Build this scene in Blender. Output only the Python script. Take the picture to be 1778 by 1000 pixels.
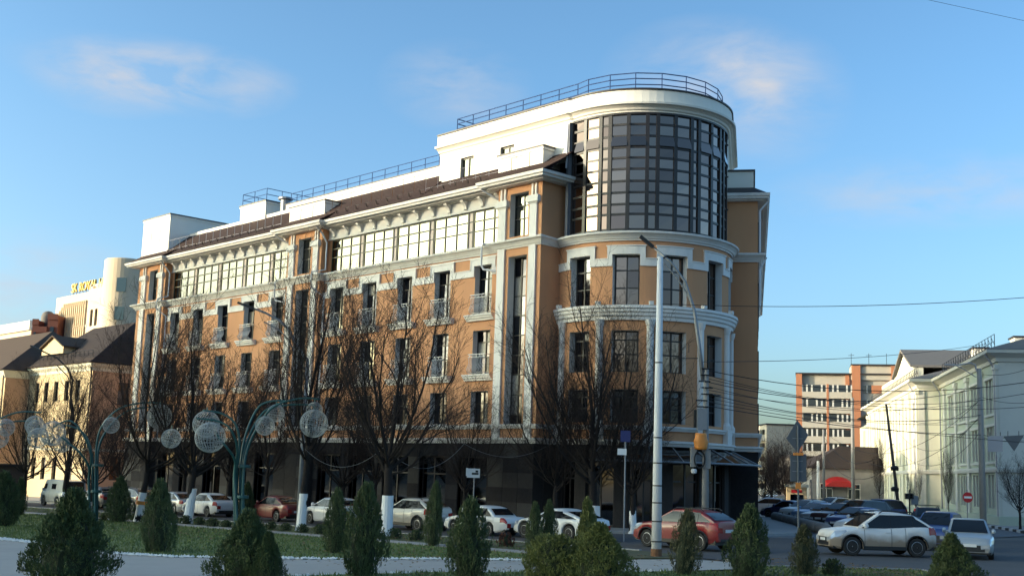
import bpy, bmesh, math, random
from math import sin, cos, pi, radians, degrees, atan2, sqrt, hypot, tan
from mathutils import Vector, Matrix
from mathutils.geometry import tessellate_polygon
for _o in list(bpy.data.objects): bpy.data.objects.remove(_o)
SC = bpy.context.scene
COL = SC.collection
# ------------------------------------------------------------------ camera
FPX = 2082.0
_p, _r, YAW = radians(8.81), radians(1.85), radians(90 - 43.14)
FWD = Vector((-sin(YAW), cos(YAW), 0)); RGT = Vector((cos(YAW), sin(YAW), 0)); ZUP = Vector((0, 0, 1))
CF = FWD*cos(_p) + ZUP*sin(_p); CU0 = -FWD*sin(_p) + ZUP*cos(_p)
CX = RGT*cos(_r) + CU0*sin(_r); CU = -RGT*sin(_r) + CU0*cos(_r)
CAM = Vector((0, -47, 2.75))
cd = bpy.data.cameras.new('camera'); cam = bpy.data.objects.new('camera', cd); COL.objects.link(cam)
cd.sensor_width = 36; cd.lens = FPX/1778*36; cd.clip_end = 3000; cd.clip_start = .5
cam.matrix_world = Matrix(((CX.x, CU.x, -CF.x, CAM.x), (CX.y, CU.y, -CF.y, CAM.y), (CX.z, CU.z, -CF.z, CAM.z), (0, 0, 0, 1)))
SC.camera = cam
# ------------------------------------------------------------------ light
SUN_EL = radians(7.0)
SUN_AZ = Vector((-.579, -.816, 0)).normalized()
SUN = SUN_AZ*cos(SUN_EL) + ZUP*sin(SUN_EL)
ld = bpy.data.lights.new('sun', 'SUN'); ld.energy = 2.3; ld.angle = radians(.5); ld.color = (1, .84, .62)
lo = bpy.data.objects.new('sun', ld); COL.objects.link(lo)
lo.rotation_euler = SUN.to_track_quat('Z', 'Y').to_euler(); lo.location = (-60, -80, 60)
W = bpy.data.worlds.new('World'); SC.world = W; W.use_nodes = True
def make_world():
    nt = W.node_tree; N = nt.nodes; L = nt.links; N.clear()
    out = N.new('ShaderNodeOutputWorld'); bg = N.new('ShaderNodeBackground'); sk = N.new('ShaderNodeTexSky')
    sk.sky_type = 'NISHITA'; sk.sun_disc = False; sk.sun_elevation = SUN_EL
    sk.sun_rotation = atan2(SUN_AZ.x, SUN_AZ.y) % (2*pi)
    sk.altitude = 150; sk.air_density = .6; sk.dust_density = 3.2; sk.ozone_density = 1.0
    tc = N.new('ShaderNodeTexCoord')
    # thin soft clouds: a few hazy patches broken up by noise, plus a faint overall veil
    mp = N.new('ShaderNodeMapping'); mp.inputs['Scale'].default_value = (3.0, 3.0, 9.0); L.new(tc.outputs['Generated'], mp.inputs['Vector'])
    n1 = N.new('ShaderNodeTexNoise'); n1.inputs['Scale'].default_value = 4.5; n1.inputs['Detail'].default_value = 7; n1.inputs['Roughness'].default_value = .55; n1.inputs['Distortion'].default_value = .3
    L.new(mp.outputs[0], n1.inputs['Vector'])
    acc = None
    for (px, py, wx, wy, amp) in ((200, 135, 150, 66, .55), (345, 142, 170, 62, .55), (270, 125, 250, 60, .35), (1230, 130, 190, 100, .5), (1330, 175, 150, 120, .45), (790, 150, 140, 80, .4), (1640, 330, 300, 70, .5), (30, 540, 260, 150, .6), (-500, 200, 300, 120, .4), (2300, 120, 320, 110, .4), (600, -500, 400, 150, .35), (1500, -700, 500, 180, .35)):
        dv = (CF + CX*((px-889)/FPX) - CU*((py-500)/FPX)).normalized(); az = atan2(dv.y, dv.x)
        m1 = N.new('ShaderNodeMapping'); m1.inputs['Rotation'].default_value = (0, 0, -az); L.new(tc.outputs['Generated'], m1.inputs['Vector'])
        m2 = N.new('ShaderNodeMapping'); sy, sz = FPX/wx, FPX/wy; m2.inputs['Scale'].default_value = (0, sy, sz); m2.inputs['Location'].default_value = (0, 0, -dv.z*sz); L.new(m1.outputs[0], m2.inputs['Vector'])
        gs = N.new('ShaderNodeTexGradient'); gs.gradient_type = 'SPHERICAL'; L.new(m2.outputs[0], gs.inputs['Vector'])
        fr = N.new('ShaderNodeSeparateXYZ'); L.new(m1.outputs[0], fr.inputs[0]); gt = N.new('ShaderNodeMath'); gt.operation = 'GREATER_THAN'; gt.inputs[1].default_value = 0; L.new(fr.outputs['X'], gt.inputs[0])
        q = N.new('ShaderNodeMath'); q.operation = 'MULTIPLY'; L.new(gs.outputs['Fac'], q.inputs[0]); q.inputs[1].default_value = amp
        q2 = N.new('ShaderNodeMath'); q2.operation = 'MULTIPLY'; L.new(q.outputs[0], q2.inputs[0]); L.new(gt.outputs[0], q2.inputs[1])
        if acc is None: acc = q2
        else: ad = N.new('ShaderNodeMath'); ad.operation = 'ADD'; L.new(acc.outputs[0], ad.inputs[0]); L.new(q2.outputs[0], ad.inputs[1]); acc = ad
    nr = N.new('ShaderNodeMapRange'); nr.inputs['From Min'].default_value = .35; nr.inputs['From Max'].default_value = .72; nr.inputs['To Min'].default_value = .1; nr.inputs['To Max'].default_value = 1.7; L.new(n1.outputs['Fac'], nr.inputs['Value'])
    cr = N.new('ShaderNodeMath'); cr.operation = 'MULTIPLY'; cr.use_clamp = True; L.new(acc.outputs[0], cr.inputs[0]); L.new(nr.outputs[0], cr.inputs[1])
    gm = N.new('ShaderNodeGamma'); gm.inputs['Gamma'].default_value = 1.13; L.new(sk.outputs[0], gm.inputs['Color'])
    hs = N.new('ShaderNodeMixRGB'); hs.blend_type = 'MULTIPLY'; hs.inputs['Fac'].default_value = 1
    sx = N.new('ShaderNodeSeparateXYZ'); L.new(tc.outputs['Generated'], sx.inputs[0]); gr = N.new('ShaderNodeValToRGB'); L.new(sx.outputs['Z'], gr.inputs[0]); E_ = gr.color_ramp.elements
    E_[0].position = 0; E_[0].color = (.76, .83, .78, 1); E_[1].position = .32; E_[1].color = (.70, .965, 1.02, 1); e_ = E_.new(.13); e_.color = (.73, .89, .91, 1)
    L.new(gm.outputs[0], hs.inputs[1]); L.new(gr.outputs[0], hs.inputs[2])
    cl = N.new('ShaderNodeMixRGB'); cl.blend_type = 'MIX'
    L.new(cr.outputs[0], cl.inputs['Fac']); L.new(hs.outputs[0], cl.inputs[1]); cl.inputs[2].default_value = (1.45, 1.52, 1.68, 1)
    L.new(cl.outputs[0], bg.inputs['Color']); bg.inputs['Strength'].default_value = .15
    L.new(bg.outputs[0], out.inputs['Surface'])
make_world()
VS = SC.view_settings; VS.view_transform = 'Standard'; VS.look = 'None'; VS.exposure = 1.55; VS.gamma = 1; VS.use_curve_mapping = False
SC.cycles.use_denoising = True
SC.cycles.max_bounces = 6; SC.cycles.diffuse_bounces = 3; SC.cycles.glossy_bounces = 3; SC.cycles.transparent_max_bounces = 6; SC.cycles.caustics_reflective = False; SC.cycles.caustics_refractive = False
# ------------------------------------------------------------------ helpers
def ray(px, py): return CF + CX*((px-889)/FPX) - CU*((py-500)/FPX)
def atY(px, py, y): d = ray(px, py); return CAM + d*((y-CAM.y)/d.y)
def atZ(px, py, z): d = ray(px, py); return CAM + d*((z-CAM.z)/d.z)
def atD(px, py, dep): d = ray(px, py); return CAM + d*(dep/d.dot(FWD))
def V2(r, f): return CAM + RGT*r + FWD*f          # right / forward metres, at camera height
def gz(x, y):
    xv = (x-CAM.x)*RGT.x + (y-CAM.y)*RGT.y
    return max(-1.6, .02*(xv-6)) if xv < 6 else 0.0
def onG(px, py):
    z = 0
    for _ in range(20): q = atZ(px, py, z); z = gz(q.x, q.y)
    return q
def colD(px, dep):                                  # ground point under picture column px at a given depth
    py = 860.0
    for _ in range(30):
        q = atD(px, py, dep); g = gz(q.x, q.y); py += (q.z-g)*FPX/dep*.95
    return Vector((q.x, q.y, g))
def hgt(px, py, dep): return atD(px, py, dep).z
WROOT = {}
def thing(name, label, cat, loc=(0, 0, 0), rotz=0, group=None, world=False):
    o = bpy.data.objects.new(name, None); COL.objects.link(o); o.empty_display_size = .3
    o.location = loc; o.rotation_euler = (0, 0, rotz); o['label'] = label; o['category'] = cat
    if group: o['group'] = group
    if world: WROOT[o.name] = Matrix.Translation(-Vector(loc))
    return o
def tag(o, label, cat, group=None):
    o['label'] = label; o['category'] = cat
    if group: o['group'] = group
    return o
def mobj(name, me, parent=None):
    o = bpy.data.objects.new(name, me); COL.objects.link(o)
    if parent is not None:
        o.parent = parent
        if parent.name in WROOT: o.matrix_parent_inverse = WROOT[parent.name]
    return o
def copy_tree(root, loc, rotz=0, scale=None, label=None):
    r = root.copy(); COL.objects.link(r); r.location = loc; r.rotation_euler = (0, 0, rotz)
    if scale is not None: r.scale = scale
    if label: r['label'] = label
    for ch in list(root.children):
        c = ch.copy(); COL.objects.link(c); c.parent = r
        for g in list(ch.children):
            d = g.copy(); COL.objects.link(d); d.parent = c
    return r
class MB:
    def __init__(s): s.v = []; s.f = []; s.m = []; s.cm = 0
    def add(s, vs, fs):
        b = len(s.v); s.v += [tuple(p) for p in vs]; s.f += [tuple(i+b for i in q) for q in fs]; s.m += [s.cm]*len(fs); return s
    def quad(s, a, b, c, d): return s.add([a, b, c, d], [(0, 1, 2, 3)])
    def poly(s, ps): return s.add(ps, [tuple(range(len(ps)))])
    def hexa(s, p): return s.add(p, [(0, 3, 2, 1), (4, 5, 6, 7), (0, 1, 5, 4), (1, 2, 6, 5), (2, 3, 7, 6), (3, 0, 4, 7)])
    def box(s, x0, x1, y0, y1, z0, z1):
        return s.hexa([(x0, y0, z0), (x1, y0, z0), (x1, y1, z0), (x0, y1, z0), (x0, y0, z1), (x1, y0, z1), (x1, y1, z1), (x0, y1, z1)])
    def obox(s, c, ax, ay, az):       # centre + half-axis vectors
        c = Vector(c); ax = Vector(ax); ay = Vector(ay); az = Vector(az)
        return s.hexa([c-ax-ay-az, c+ax-ay-az, c+ax+ay-az, c-ax+ay-az, c-ax-ay+az, c+ax-ay+az, c+ax+ay+az, c-ax+ay+az])
    def prism(s, pts, z0, z1):        # pts: xy polygon, counter-clockwise
        n = len(pts); vs = [(p[0], p[1], z0) for p in pts]+[(p[0], p[1], z1) for p in pts]
        return s.add(vs, [tuple(range(n-1, -1, -1)), tuple(range(n, 2*n))]+[(i, (i+1) % n, n+(i+1) % n, n+i) for i in range(n)])
    def tube(s, pts, rad, n=6, cap=True):
        pts = [Vector(p) for p in pts]; k = len(pts)
        if not hasattr(rad, '__len__'): rad = [rad]*k
        vs = []; up = None
        for i, p in enumerate(pts):
            t = (pts[min(i+1, k-1)]-pts[max(i-1, 0)])
            if t.length < 1e-9: t = Vector((0, 0, 1))
            t.normalize()
            if up is None: up = Vector((0, 0, 1)) if abs(t.z) < .9 else Vector((1, 0, 0))
            a = t.cross(up)
            if a.length < 1e-6: a = t.orthogonal()
            a.normalize(); b = a.cross(t); up = b
            for j in range(n):
                q = 2*pi*j/n; vs.append(p + (a*cos(q)+b*sin(q))*rad[i])
        fs = [(i*n+j, i*n+(j+1) % n, (i+1)*n+(j+1) % n, (i+1)*n+j) for i in range(k-1) for j in range(n)]
        if cap: fs += [tuple(range(n-1, -1, -1)), tuple(range((k-1)*n, k*n))]
        return s.add(vs, fs)
    def lathe(s, prof, n=16, c=(0, 0, 0), axis='z'):
        vs = []; k = len(prof)
        for r, z in prof:
            for j in range(n):
                q = 2*pi*j/n
                p = (r*cos(q), r*sin(q), z)
                if axis == 'y': p = (r*cos(q), z, r*sin(q))
                vs.append((p[0]+c[0], p[1]+c[1], p[2]+c[2]))
        fs = [(i*n+j, i*n+(j+1) % n, (i+1)*n+(j+1) % n, (i+1)*n+j) for i in range(k-1) for j in range(n)]
        fs += [tuple(range(n-1, -1, -1)), tuple(range((k-1)*n, k*n))]
        return s.add(vs, fs)
    def sweep(s, path, prof, closed_prof=True, ends=True):
        # path: xy points; profile (outward, z) with outward on the right of the walking direction
        n = len(path); P = [Vector((p[0], p[1])) for p in path]; vs = []; k = len(prof)
        def nrm(a, b): d = (b-a).normalized(); return Vector((d.y, -d.x))
        for i in range(n):
            if i == 0: m = nrm(P[0], P[1])
            elif i == n-1: m = nrm(P[-2], P[-1])
            else:
                a, b = nrm(P[i-1], P[i]), nrm(P[i], P[i+1]); m = (a+b); 
                m = m/max(.25, m.dot(a)) if m.length > 1e-6 else a
            for o, z in prof: vs.append((P[i].x+m.x*o, P[i].y+m.y*o, z))
        fs = []
        for i in range(n-1):
            for j in range(k if closed_prof else k-1):
                jj = (j+1) % k; fs.append((i*k+j, i*k+jj, (i+1)*k+jj, (i+1)*k+j))
        if ends and closed_prof: fs += [tuple(range(k-1, -1, -1)), tuple(range((n-1)*k, n*k))]
        return s.add(vs, fs)
    def mesh(s, name, mats, smooth=False, fix=True):
        me = bpy.data.meshes.new(name); me.from_pydata(s.v, [], s.f)
        if not isinstance(mats, (list, tuple)): mats = [mats]
        for m in mats: me.materials.append(m)
        if len(mats) > 1: me.polygons.foreach_set('material_index', s.m)
        if fix:
            bm = bmesh.new(); bm.from_mesh(me); bmesh.ops.recalc_face_normals(bm, faces=bm.faces); bm.to_mesh(me); bm.free()
        if smooth: me.polygons.foreach_set('use_smooth', [True]*len(me.polygons))
        me.update(); return me
    def build(s, name, mats, parent=None, smooth=False, fix=True):
        return mobj(name, s.mesh(name, mats, smooth, fix), parent)
# ------------------------------------------------------------------ materials
def mat(name, col, rough=.7, metal=0, var=.1, scale=2.0, bump=0, bscale=25, spec=.5, stain=0, stain_col=(.1, .09, .08), stain_scale=.35, coat=0, stretch=None):
    m = bpy.data.materials.new(name); m.use_nodes = True; nt = m.node_tree; N = nt.nodes; L = nt.links
    b = N['Principled BSDF']; b.inputs['Roughness'].default_value = rough; b.inputs['Metallic'].default_value = metal
    b.inputs['Specular IOR Level'].default_value = spec
    if coat: b.inputs['Coat Weight'].default_value = coat; b.inputs['Coat Roughness'].default_value = .05
    tc = N.new('ShaderNodeTexCoord'); src = tc.outputs['Object']
    if stretch:
        mp = N.new('ShaderNodeMapping'); mp.inputs['Scale'].default_value = stretch; L.new(src, mp.inputs['Vector']); src = mp.outputs[0]
    n = N.new('ShaderNodeTexNoise'); n.inputs['Scale'].default_value = scale; n.inputs['Detail'].default_value = 5; n.inputs['Roughness'].default_value = .6
    L.new(src, n.inputs['Vector'])
    mx = N.new('ShaderNodeMixRGB'); L.new(n.outputs['Fac'], mx.inputs['Fac'])
    mx.inputs[1].default_value = (*[max(0, c*(1-var)) for c in col], 1); mx.inputs[2].default_value = (*[min(1, c*(1+var)) for c in col], 1)
    last = mx.outputs[0]
    if stain:
        n2 = N.new('ShaderNodeTexNoise'); n2.inputs['Scale'].default_value = stain_scale; n2.inputs['Detail'].default_value = 7; n2.inputs['Roughness'].default_value = .7
        L.new(src, n2.inputs['Vector']); r = N.new('ShaderNodeValToRGB'); r.color_ramp.elements[0].position = .48; r.color_ramp.elements[1].position = .75
        r.color_ramp.elements[1].color = (stain, stain, stain, 1); r.color_ramp.elements[0].color = (0, 0, 0, 1); L.new(n2.outputs['Fac'], r.inputs[0])
        m2 = N.new('ShaderNodeMixRGB'); L.new(r.outputs[0], m2.inputs['Fac']); L.new(last, m2.inputs[1]); m2.inputs[2].default_value = (*stain_col, 1); last = m2.outputs[0]
    L.new(last, b.inputs['Base Color'])
    if bump:
        nb = N.new('ShaderNodeTexNoise'); nb.inputs['Scale'].default_value = bscale; nb.inputs['Detail'].default_value = 4; L.new(src, nb.inputs['Vector'])
        bp = N.new('ShaderNodeBump'); bp.inputs['Strength'].default_value = bump; bp.inputs['Distance'].default_value = .02; L.new(nb.outputs['Fac'], bp.inputs['Height']); L.new(bp.outputs[0], b.inputs['Normal'])
    return m
M = {}
M['ochre'] = mat('ochre render', (.56, .272, .135), .85, var=.07, scale=.9, bump=.15, bscale=30, stain=.5, stain_col=(.46, .225, .12), stain_scale=.8, stretch=(1, 1, .22))
M['white'] = mat('white render', (.74, .70, .66), .8, var=.05, scale=1.2, bump=.1, stain=.5, stain_col=(.47, .44, .41), stain_scale=1.3, stretch=(1, 1, .4))
M['cream'] = mat('cream render', (.80, .76, .68), .8, var=.04, scale=1, bump=.08, stain=.15, stain_col=(.62, .58, .5))
M['frieze'] = mat('grey white frieze', (.66, .63, .60), .8, var=.05, stain=.2, stain_col=(.42, .42, .42))
M['reveal'] = mat('pale reveal', (.62, .60, .58), .8, var=.06)
M['frame'] = mat('dark brown frame', (.022, .018, .018), .45, var=.15)
M['frame_ol'] = mat('olive brown frame', (.05, .045, .022), .45, var=.15)
M['pinkpanel'] = mat('pinkish panel', (.55, .42, .38), .5, var=.06)
M['granite'] = mat('black granite', (.028, .026, .028), .8, spec=.06, var=.3, scale=6, stain=.3, stain_col=(.05, .048, .05), stain_scale=1.2)
M['granite2'] = mat('dark grey granite', (.046, .042, .042), .8, spec=.06, var=.25, scale=5, stain=.4, stain_col=(.042, .04, .04), stain_scale=1)
M['tile'] = mat('brown roof tile', (.034, .018, .017), .75, spec=.2, var=.25, scale=4, bump=.3, bscale=12)
M['cap'] = mat('dark capping', (.03, .024, .026), .5, var=.15)
M['bluerail'] = mat('blue painted steel', (.05, .09, .22), .45, var=.1)
M['greyrail'] = mat('grey painted steel', (.33, .33, .36), .45, var=.1)
M['pipe'] = mat('white downpipe', (.62, .62, .64), .45, var=.05)
M['iron'] = mat('pale wrought iron', (.62, .61, .60), .5, var=.08)
def glass(name, col, rough=.02, wav=.0, metal=1.0):
    m = bpy.data.materials.new(name); m.use_nodes = True; nt = m.node_tree; N = nt.nodes; L = nt.links; b = N['Principled BSDF']
    b.inputs['Base Color'].default_value = (*col, 1); b.inputs['Metallic'].default_value = metal; b.inputs['Roughness'].default_value = rough
    if wav:
        tc = N.new('ShaderNodeTexCoord'); n = N.new('ShaderNodeTexNoise'); n.inputs['Scale'].default_value = .8; n.inputs['Detail'].default_value = 1; L.new(tc.outputs['Object'], n.inputs['Vector'])
        bp = N.new('ShaderNodeBump'); bp.inputs['Strength'].default_value = wav; bp.inputs['Distance'].default_value = .05; L.new(n.outputs['Fac'], bp.inputs['Height']); L.new(bp.outputs[0], b.inputs['Normal'])
    return m
M['mirror'] = glass('reflective window glass', (.20, .195, .165), .03, .02)
M['mirror_t'] = glass('smoky curtain wall glass', (.21, .148, .122), .03, .02)
M['dglass'] = glass('dark window glass', (.035, .035, .042), .03, .03)
M['shopglass'] = glass('dark shop glass', (.10, .10, .105), .05, .03)
M['asphalt'] = mat('asphalt', (.060, .058, .062), .85, var=.2, scale=.6, bump=.3, bscale=60, stain=.35, stain_col=(.085, .083, .085), stain_scale=.15)
M['asphalt2'] = mat('pale asphalt', (.14, .14, .15), .85, var=.12, scale=.5, bump=.25, bscale=60, stain=.3, stain_col=(.1, .1, .11), stain_scale=.2)  # paler than the main road surface
M['ground'] = mat('dusty ground', (.10, .095, .09), .9, var=.2, scale=.2)
M['paving'] = mat('grey paving', (.36, .335, .315), .85, var=.08, scale=.8, bump=.2, bscale=40, stain=.3, stain_col=(.2, .2, .2), stain_scale=.3)
M['kerb'] = mat('concrete kerb', (.30, .29, .28), .85, var=.15, scale=3, stain=.4, stain_col=(.18, .17, .16), stain_scale=1)
M['concrete'] = mat('grey concrete', (.27, .26, .25), .85, var=.15, scale=2, bump=.3, bscale=20, stain=.4, stain_col=(.16, .15, .15), stain_scale=.8)
M['lawn'] = mat('lawn', (.105, .14, .038), .9, var=.4, scale=.8, bump=.5, bscale=35, stain=.5, stain_col=(.10, .10, .035), stain_scale=.3)
M['soil'] = mat('dry verge', (.075, .075, .035), .95, var=.4, scale=1.2, bump=.5, bscale=30, stain=.6, stain_col=(.09, .075, .05), stain_scale=.5)
M['blade'] = mat('grass blades', (.09, .125, .03), .8, var=.5, scale=3)
M['pebble'] = mat('white pebble', (.7, .69, .67), .8, var=.15, scale=6)
M['bark'] = mat('dark bark', (.034, .028, .026), .9, spec=.1, var=.3, scale=5, bump=.6, bscale=30)
M['twig'] = mat('twigs', (.042, .032, .029), .9, spec=.1, var=.3, scale=2)
M['lime'] = mat('whitewash', (.80, .79, .78), .9, var=.08, scale=4, bump=.3, bscale=18, stain=.35, stain_col=(.4, .39, .37), stain_scale=3)
M['thuja'] = mat('thuja foliage', (.056, .082, .026), .75, var=.8, scale=9, stain=.5, stain_col=(.09, .08, .03), stain_scale=4)
M['thuja_y'] = mat('yellowish thuja foliage', (.12, .135, .035), .7, var=.5, scale=5)
M['thuja_b'] = mat('brownish thuja foliage', (.085, .080, .032), .7, var=.5, scale=5)
M['thcore'] = mat('dark thuja core', (.03, .038, .016), .9, var=.3)  # darker core fills the foliage; its inner shade is in this colour
M['teal'] = mat('teal painted steel', (.018, .085, .085), .45, var=.15)
M['wire'] = mat('black cable', (.012, .012, .014), .6, var=.1)
M['ballwire'] = mat('silver wire', (.40, .42, .42), .5, var=.1)
M['steel'] = mat('galvanised steel', (.22, .23, .25), .5, metal=.3, var=.15, scale=6)
M['signback'] = mat('grey sign back', (.085, .095, .11), .55, var=.08)
M['red'] = mat('red paint', (.45, .012, .015), .45, var=.08)
M['signwhite'] = mat('white sign paint', (.75, .75, .75), .5, var=.04)
M['blue'] = mat('blue sign paint', (.02, .025, .12), .5, var=.05)
M['orange'] = mat('orange plastic bag', (.70, .24, .04), .5, var=.15, scale=5, bump=.5, bscale=6)
M['black'] = mat('black plastic', (.012, .012, .013), .5, var=.1)
M['whitepole'] = mat('white painted concrete', (.62, .62, .63), .8, var=.08, scale=3, stain=.45, stain_col=(.35, .33, .31), stain_scale=1.5, stretch=(1, 1, .4))
M['rust'] = mat('rust', (.16, .07, .03), .8, var=.3, scale=10)

def variants(base, names): return [M[n] for n in names]
M['mirror_t2'] = glass('smoky curtain wall glass, darker', (.155, .108, .092), .03, .03)
M['mirror_t3'] = glass('smoky curtain wall glass, paler', (.26, .185, .15), .04, .03)
M['dglass2'] = glass('dark window glass, bluish', (.055, .06, .075), .04, .04)
M['curtain'] = mat('net curtain behind glass', (.20, .19, .18), .35, var=.25, scale=3, stretch=(6, 6, .5))
M['curtain2'] = mat('dim blind behind glass', (.10, .095, .09), .3, var=.2, scale=2)
TG = [M['mirror_t'], M['mirror_t'], M['mirror_t2'], M['mirror_t3']]
DG = [M['dglass']]*5+[M['dglass2']]*3+[M['curtain'], M['curtain2']]
# ================================================================== ground
def sheet(name, pts, m, off, skirt=0, kind='structure', label=None, cat=None):
    bm = bmesh.new(); vs = [bm.verts.new((p[0], p[1], 0)) for p in pts]
    for t in tessellate_polygon([[Vector((p[0], p[1], 0)) for p in pts]]): bm.faces.new([vs[i] for i in t])
    for lim in (6, -74):
        g = bm.verts[:]+bm.edges[:]+bm.faces[:]
        bmesh.ops.bisect_plane(bm, geom=g, plane_co=CAM+RGT*lim, plane_no=RGT)
    if skirt:
        be = [e for e in bm.edges if e.is_boundary]
        r = bmesh.ops.extrude_edge_only(bm, edges=be); low = [v for v in r['geom'] if isinstance(v, bmesh.types.BMVert)]
    else: low = []
    for v in bm.verts: v.co.z = gz(v.co.x, v.co.y)+off
    for v in low: v.co.z -= skirt
    bmesh.ops.recalc_face_normals(bm, faces=bm.faces[:])
    up = [f for f in bm.faces if abs(f.normal.z) > .9]
    if up and up[0].normal.z < 0: bmesh.ops.reverse_faces(bm, faces=bm.faces[:])
    me = bpy.data.meshes.new(name); bm.to_mesh(me); bm.free(); me.materials.append(m)
    o = mobj(name, me); o['kind'] = kind
    if label: o['label'] = label
    if cat: o['category'] = cat
    return o
def W2(r, f): p = V2(r, f); return (p.x, p.y)
SD = Vector((-.579, .815, 0)).normalized(); SN = Vector((.815, .579, 0)).normalized()     # side street direction / outward normal of the side facade
TC = Vector((-45.8, 6.2, 0))                                                                # axis of the corner tower
def tp(ang, R): return (TC.x+R*cos(radians(ang)), TC.y+R*sin(radians(ang)))
sheet('ground', [(-1600, -900), (900, -900), (900, 1900), (-1600, 1900)], M['ground'], -.03)
sheet('road', [(-260, -11.3), (-30.5, -11.3)]+[tuple(onG(*q).xy) for q in ((1250, 972), (1330, 983), (1450, 986), (1600, 990), (1660, 1004))]+[(-12, -12), (10, -8), (14, 20), W2(60, 60), W2(36, 72), W2(24, 66), W2(17, 62), tp(-60, 9.4), tp(-81, 11.6), (-260, -5.4)], M['asphalt'], .004)
sheet('side_street', [tp(-50, 9.4), tp(-25, 9.4), tp(10, 9.2), tp(35.4, 9.0)]+[tuple((Vector((*tp(35.4, 9.0), 0))+SD*k).xy) for k in (40, 110, 230)]+[W2(70, 260), W2(42, 118), W2(36, 90), W2(33, 76), W2(24, 66.2), W2(17, 62.2)], M['asphalt2'], .008)
walk = [(-190, -5.4)]+[tp(a, 11.6) for a in (-88, -80)]+[tp(a, 9.2) for a in (-62, -45, -25, -5, 15, 35.4)]
walk += [tuple((Vector((*tp(35.4, 9.2), 0))+SD*k).xy) for k in (60,)]+[tuple((Vector((*tp(35.4, 3), 0))+SD*60).xy), tp(35, 3), (-50, 3), (-190, 3)]
sheet('pavement', walk, M['paving'], .13, skirt=.3)
sheet('verge_soil', [(-150, -15.3), (-28.2, -15.3), (-26.6, -12.6), tuple(onG(1180, 966).xy), (-30.5, -11.34), (-150, -11.34)], M['soil'], .06, skirt=.2)
sheet('footpath', [(-150, -16.3), (-28.9, -16.3), (-28.2, -15.32), (-150, -15.32)], M['kerb'], .075, skirt=.2)
far_edge = [(-90, -30), (-50.3, -27.9), (-46.7, -27.9), (-43, -28.3), (-39.9, -28.2), (-37.1, -27.2), (-35.6, -25.9), (-33.2, -23.3), (-31.4, -20.6), (-29.3, -18.4)]
lawn_pts = far_edge+[(-28.6, -16.32), (-150, -16.32), (-150, -30)]
sheet('lawn', lawn_pts, M['lawn'], .06, skirt=.2)
near_edge = [(-23.5, -18), (-25, -21), (-26.1, -22.3), (-27.4, -24.3), (-28.4, -27.6), (-29.2, -31), (-32, -36), (-60, -46), (-90, -47)]
sheet('path', far_edge+[(-28.4, -16.2), (-27.8, -15), (-26.5, -12.9), (-25.3, -12.6), (-23.2, -14)]+near_edge, M['paving'], .02)
sheet('near_lawn', near_edge+[(-90, -60), (-14, -60), (-18, -22), (-22, -16)], M['lawn'], .05, skirt=.1)
vr = [onG(*q) for q in ((1262, 974), (1330, 985), (1450, 988), (1600, 992), (1650, 1003))]
sheet('right_verge', [(p.x, p.y) for p in vr]+[(-15.5, -12), (-15, -20), (-18, -22), (-22, -16), (-23.2, -14.02)], M['soil'], .05, skirt=.1)
# kerbs
def kerb(name, path, w, h, m, off=0):
    mb = MB(); n = len(path)
    for i in range(n-1):
        a, b = Vector(path[i]), Vector(path[i+1]); L = (b-a).length; k = max(1, int(L/2.0)); d = (b-a)/k; nn = Vector((d.y, -d.x)).normalized()*w/2
        for j in range(k):
            p, q = a+d*j+d.normalized()*.012, a+d*(j+1)-d.normalized()*.012
            pts = []
            for zz in (-.25, h):
                for c in (p-nn, q-nn, q+nn, p+nn): pts.append((c.x, c.y, gz(c.x, c.y)+zz+off))
            mb.hexa(pts)
    o = mb.build(name, m); o['kind'] = 'structure'; return o
kerb('kerb', [(-150, -11.38), (-30.4, -11.38)], .15, .10, M['kerb'])
kerb('kerb', [(-190, -5.42), (-46, -5.42)]+[tp(a, 11.62) for a in (-84, -80)]+[tp(a, 9.25) for a in (-62, -45, -25, -5, 15, 35.4)], .16, .14, M['kerb'])
kerb('kerb', [tuple(p.xy) for p in vr]+[(-15.4, -12)], .14, .09, M['kerb'])
# far right pavement with a black and white painted kerb
gp0, gp1 = Vector(W2(30.5, 60)), Vector(W2(37.5, 99))
sheet('far_pavement', [W2(30.6, 60), W2(33.4, 76), W2(37.6, 99), W2(60, 205), W2(90, 205), W2(70, 60)], M['paving'], .12, skirt=.3)
pk = thing('painted_kerb', 'black and white striped kerb along the far pavement at the right edge', 'kerb', (*W2(30.4, 60), 0), world=True)
for i in range(36):
    a = gp0+(gp1-gp0)*(i/36.); b = gp0+(gp1-gp0)*((i+.97)/36.); nn = Vector((b.y-a.y, a.x-b.x)).normalized()*.11
    mb = MB(); mb.hexa([(c.x, c.y, zz) for zz in (-.1, .17) for c in (a-nn, b-nn, b+nn, a+nn)]); mb.build('kerb_stone', M['signwhite'] if i % 2 else M['black'], pk)
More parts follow.
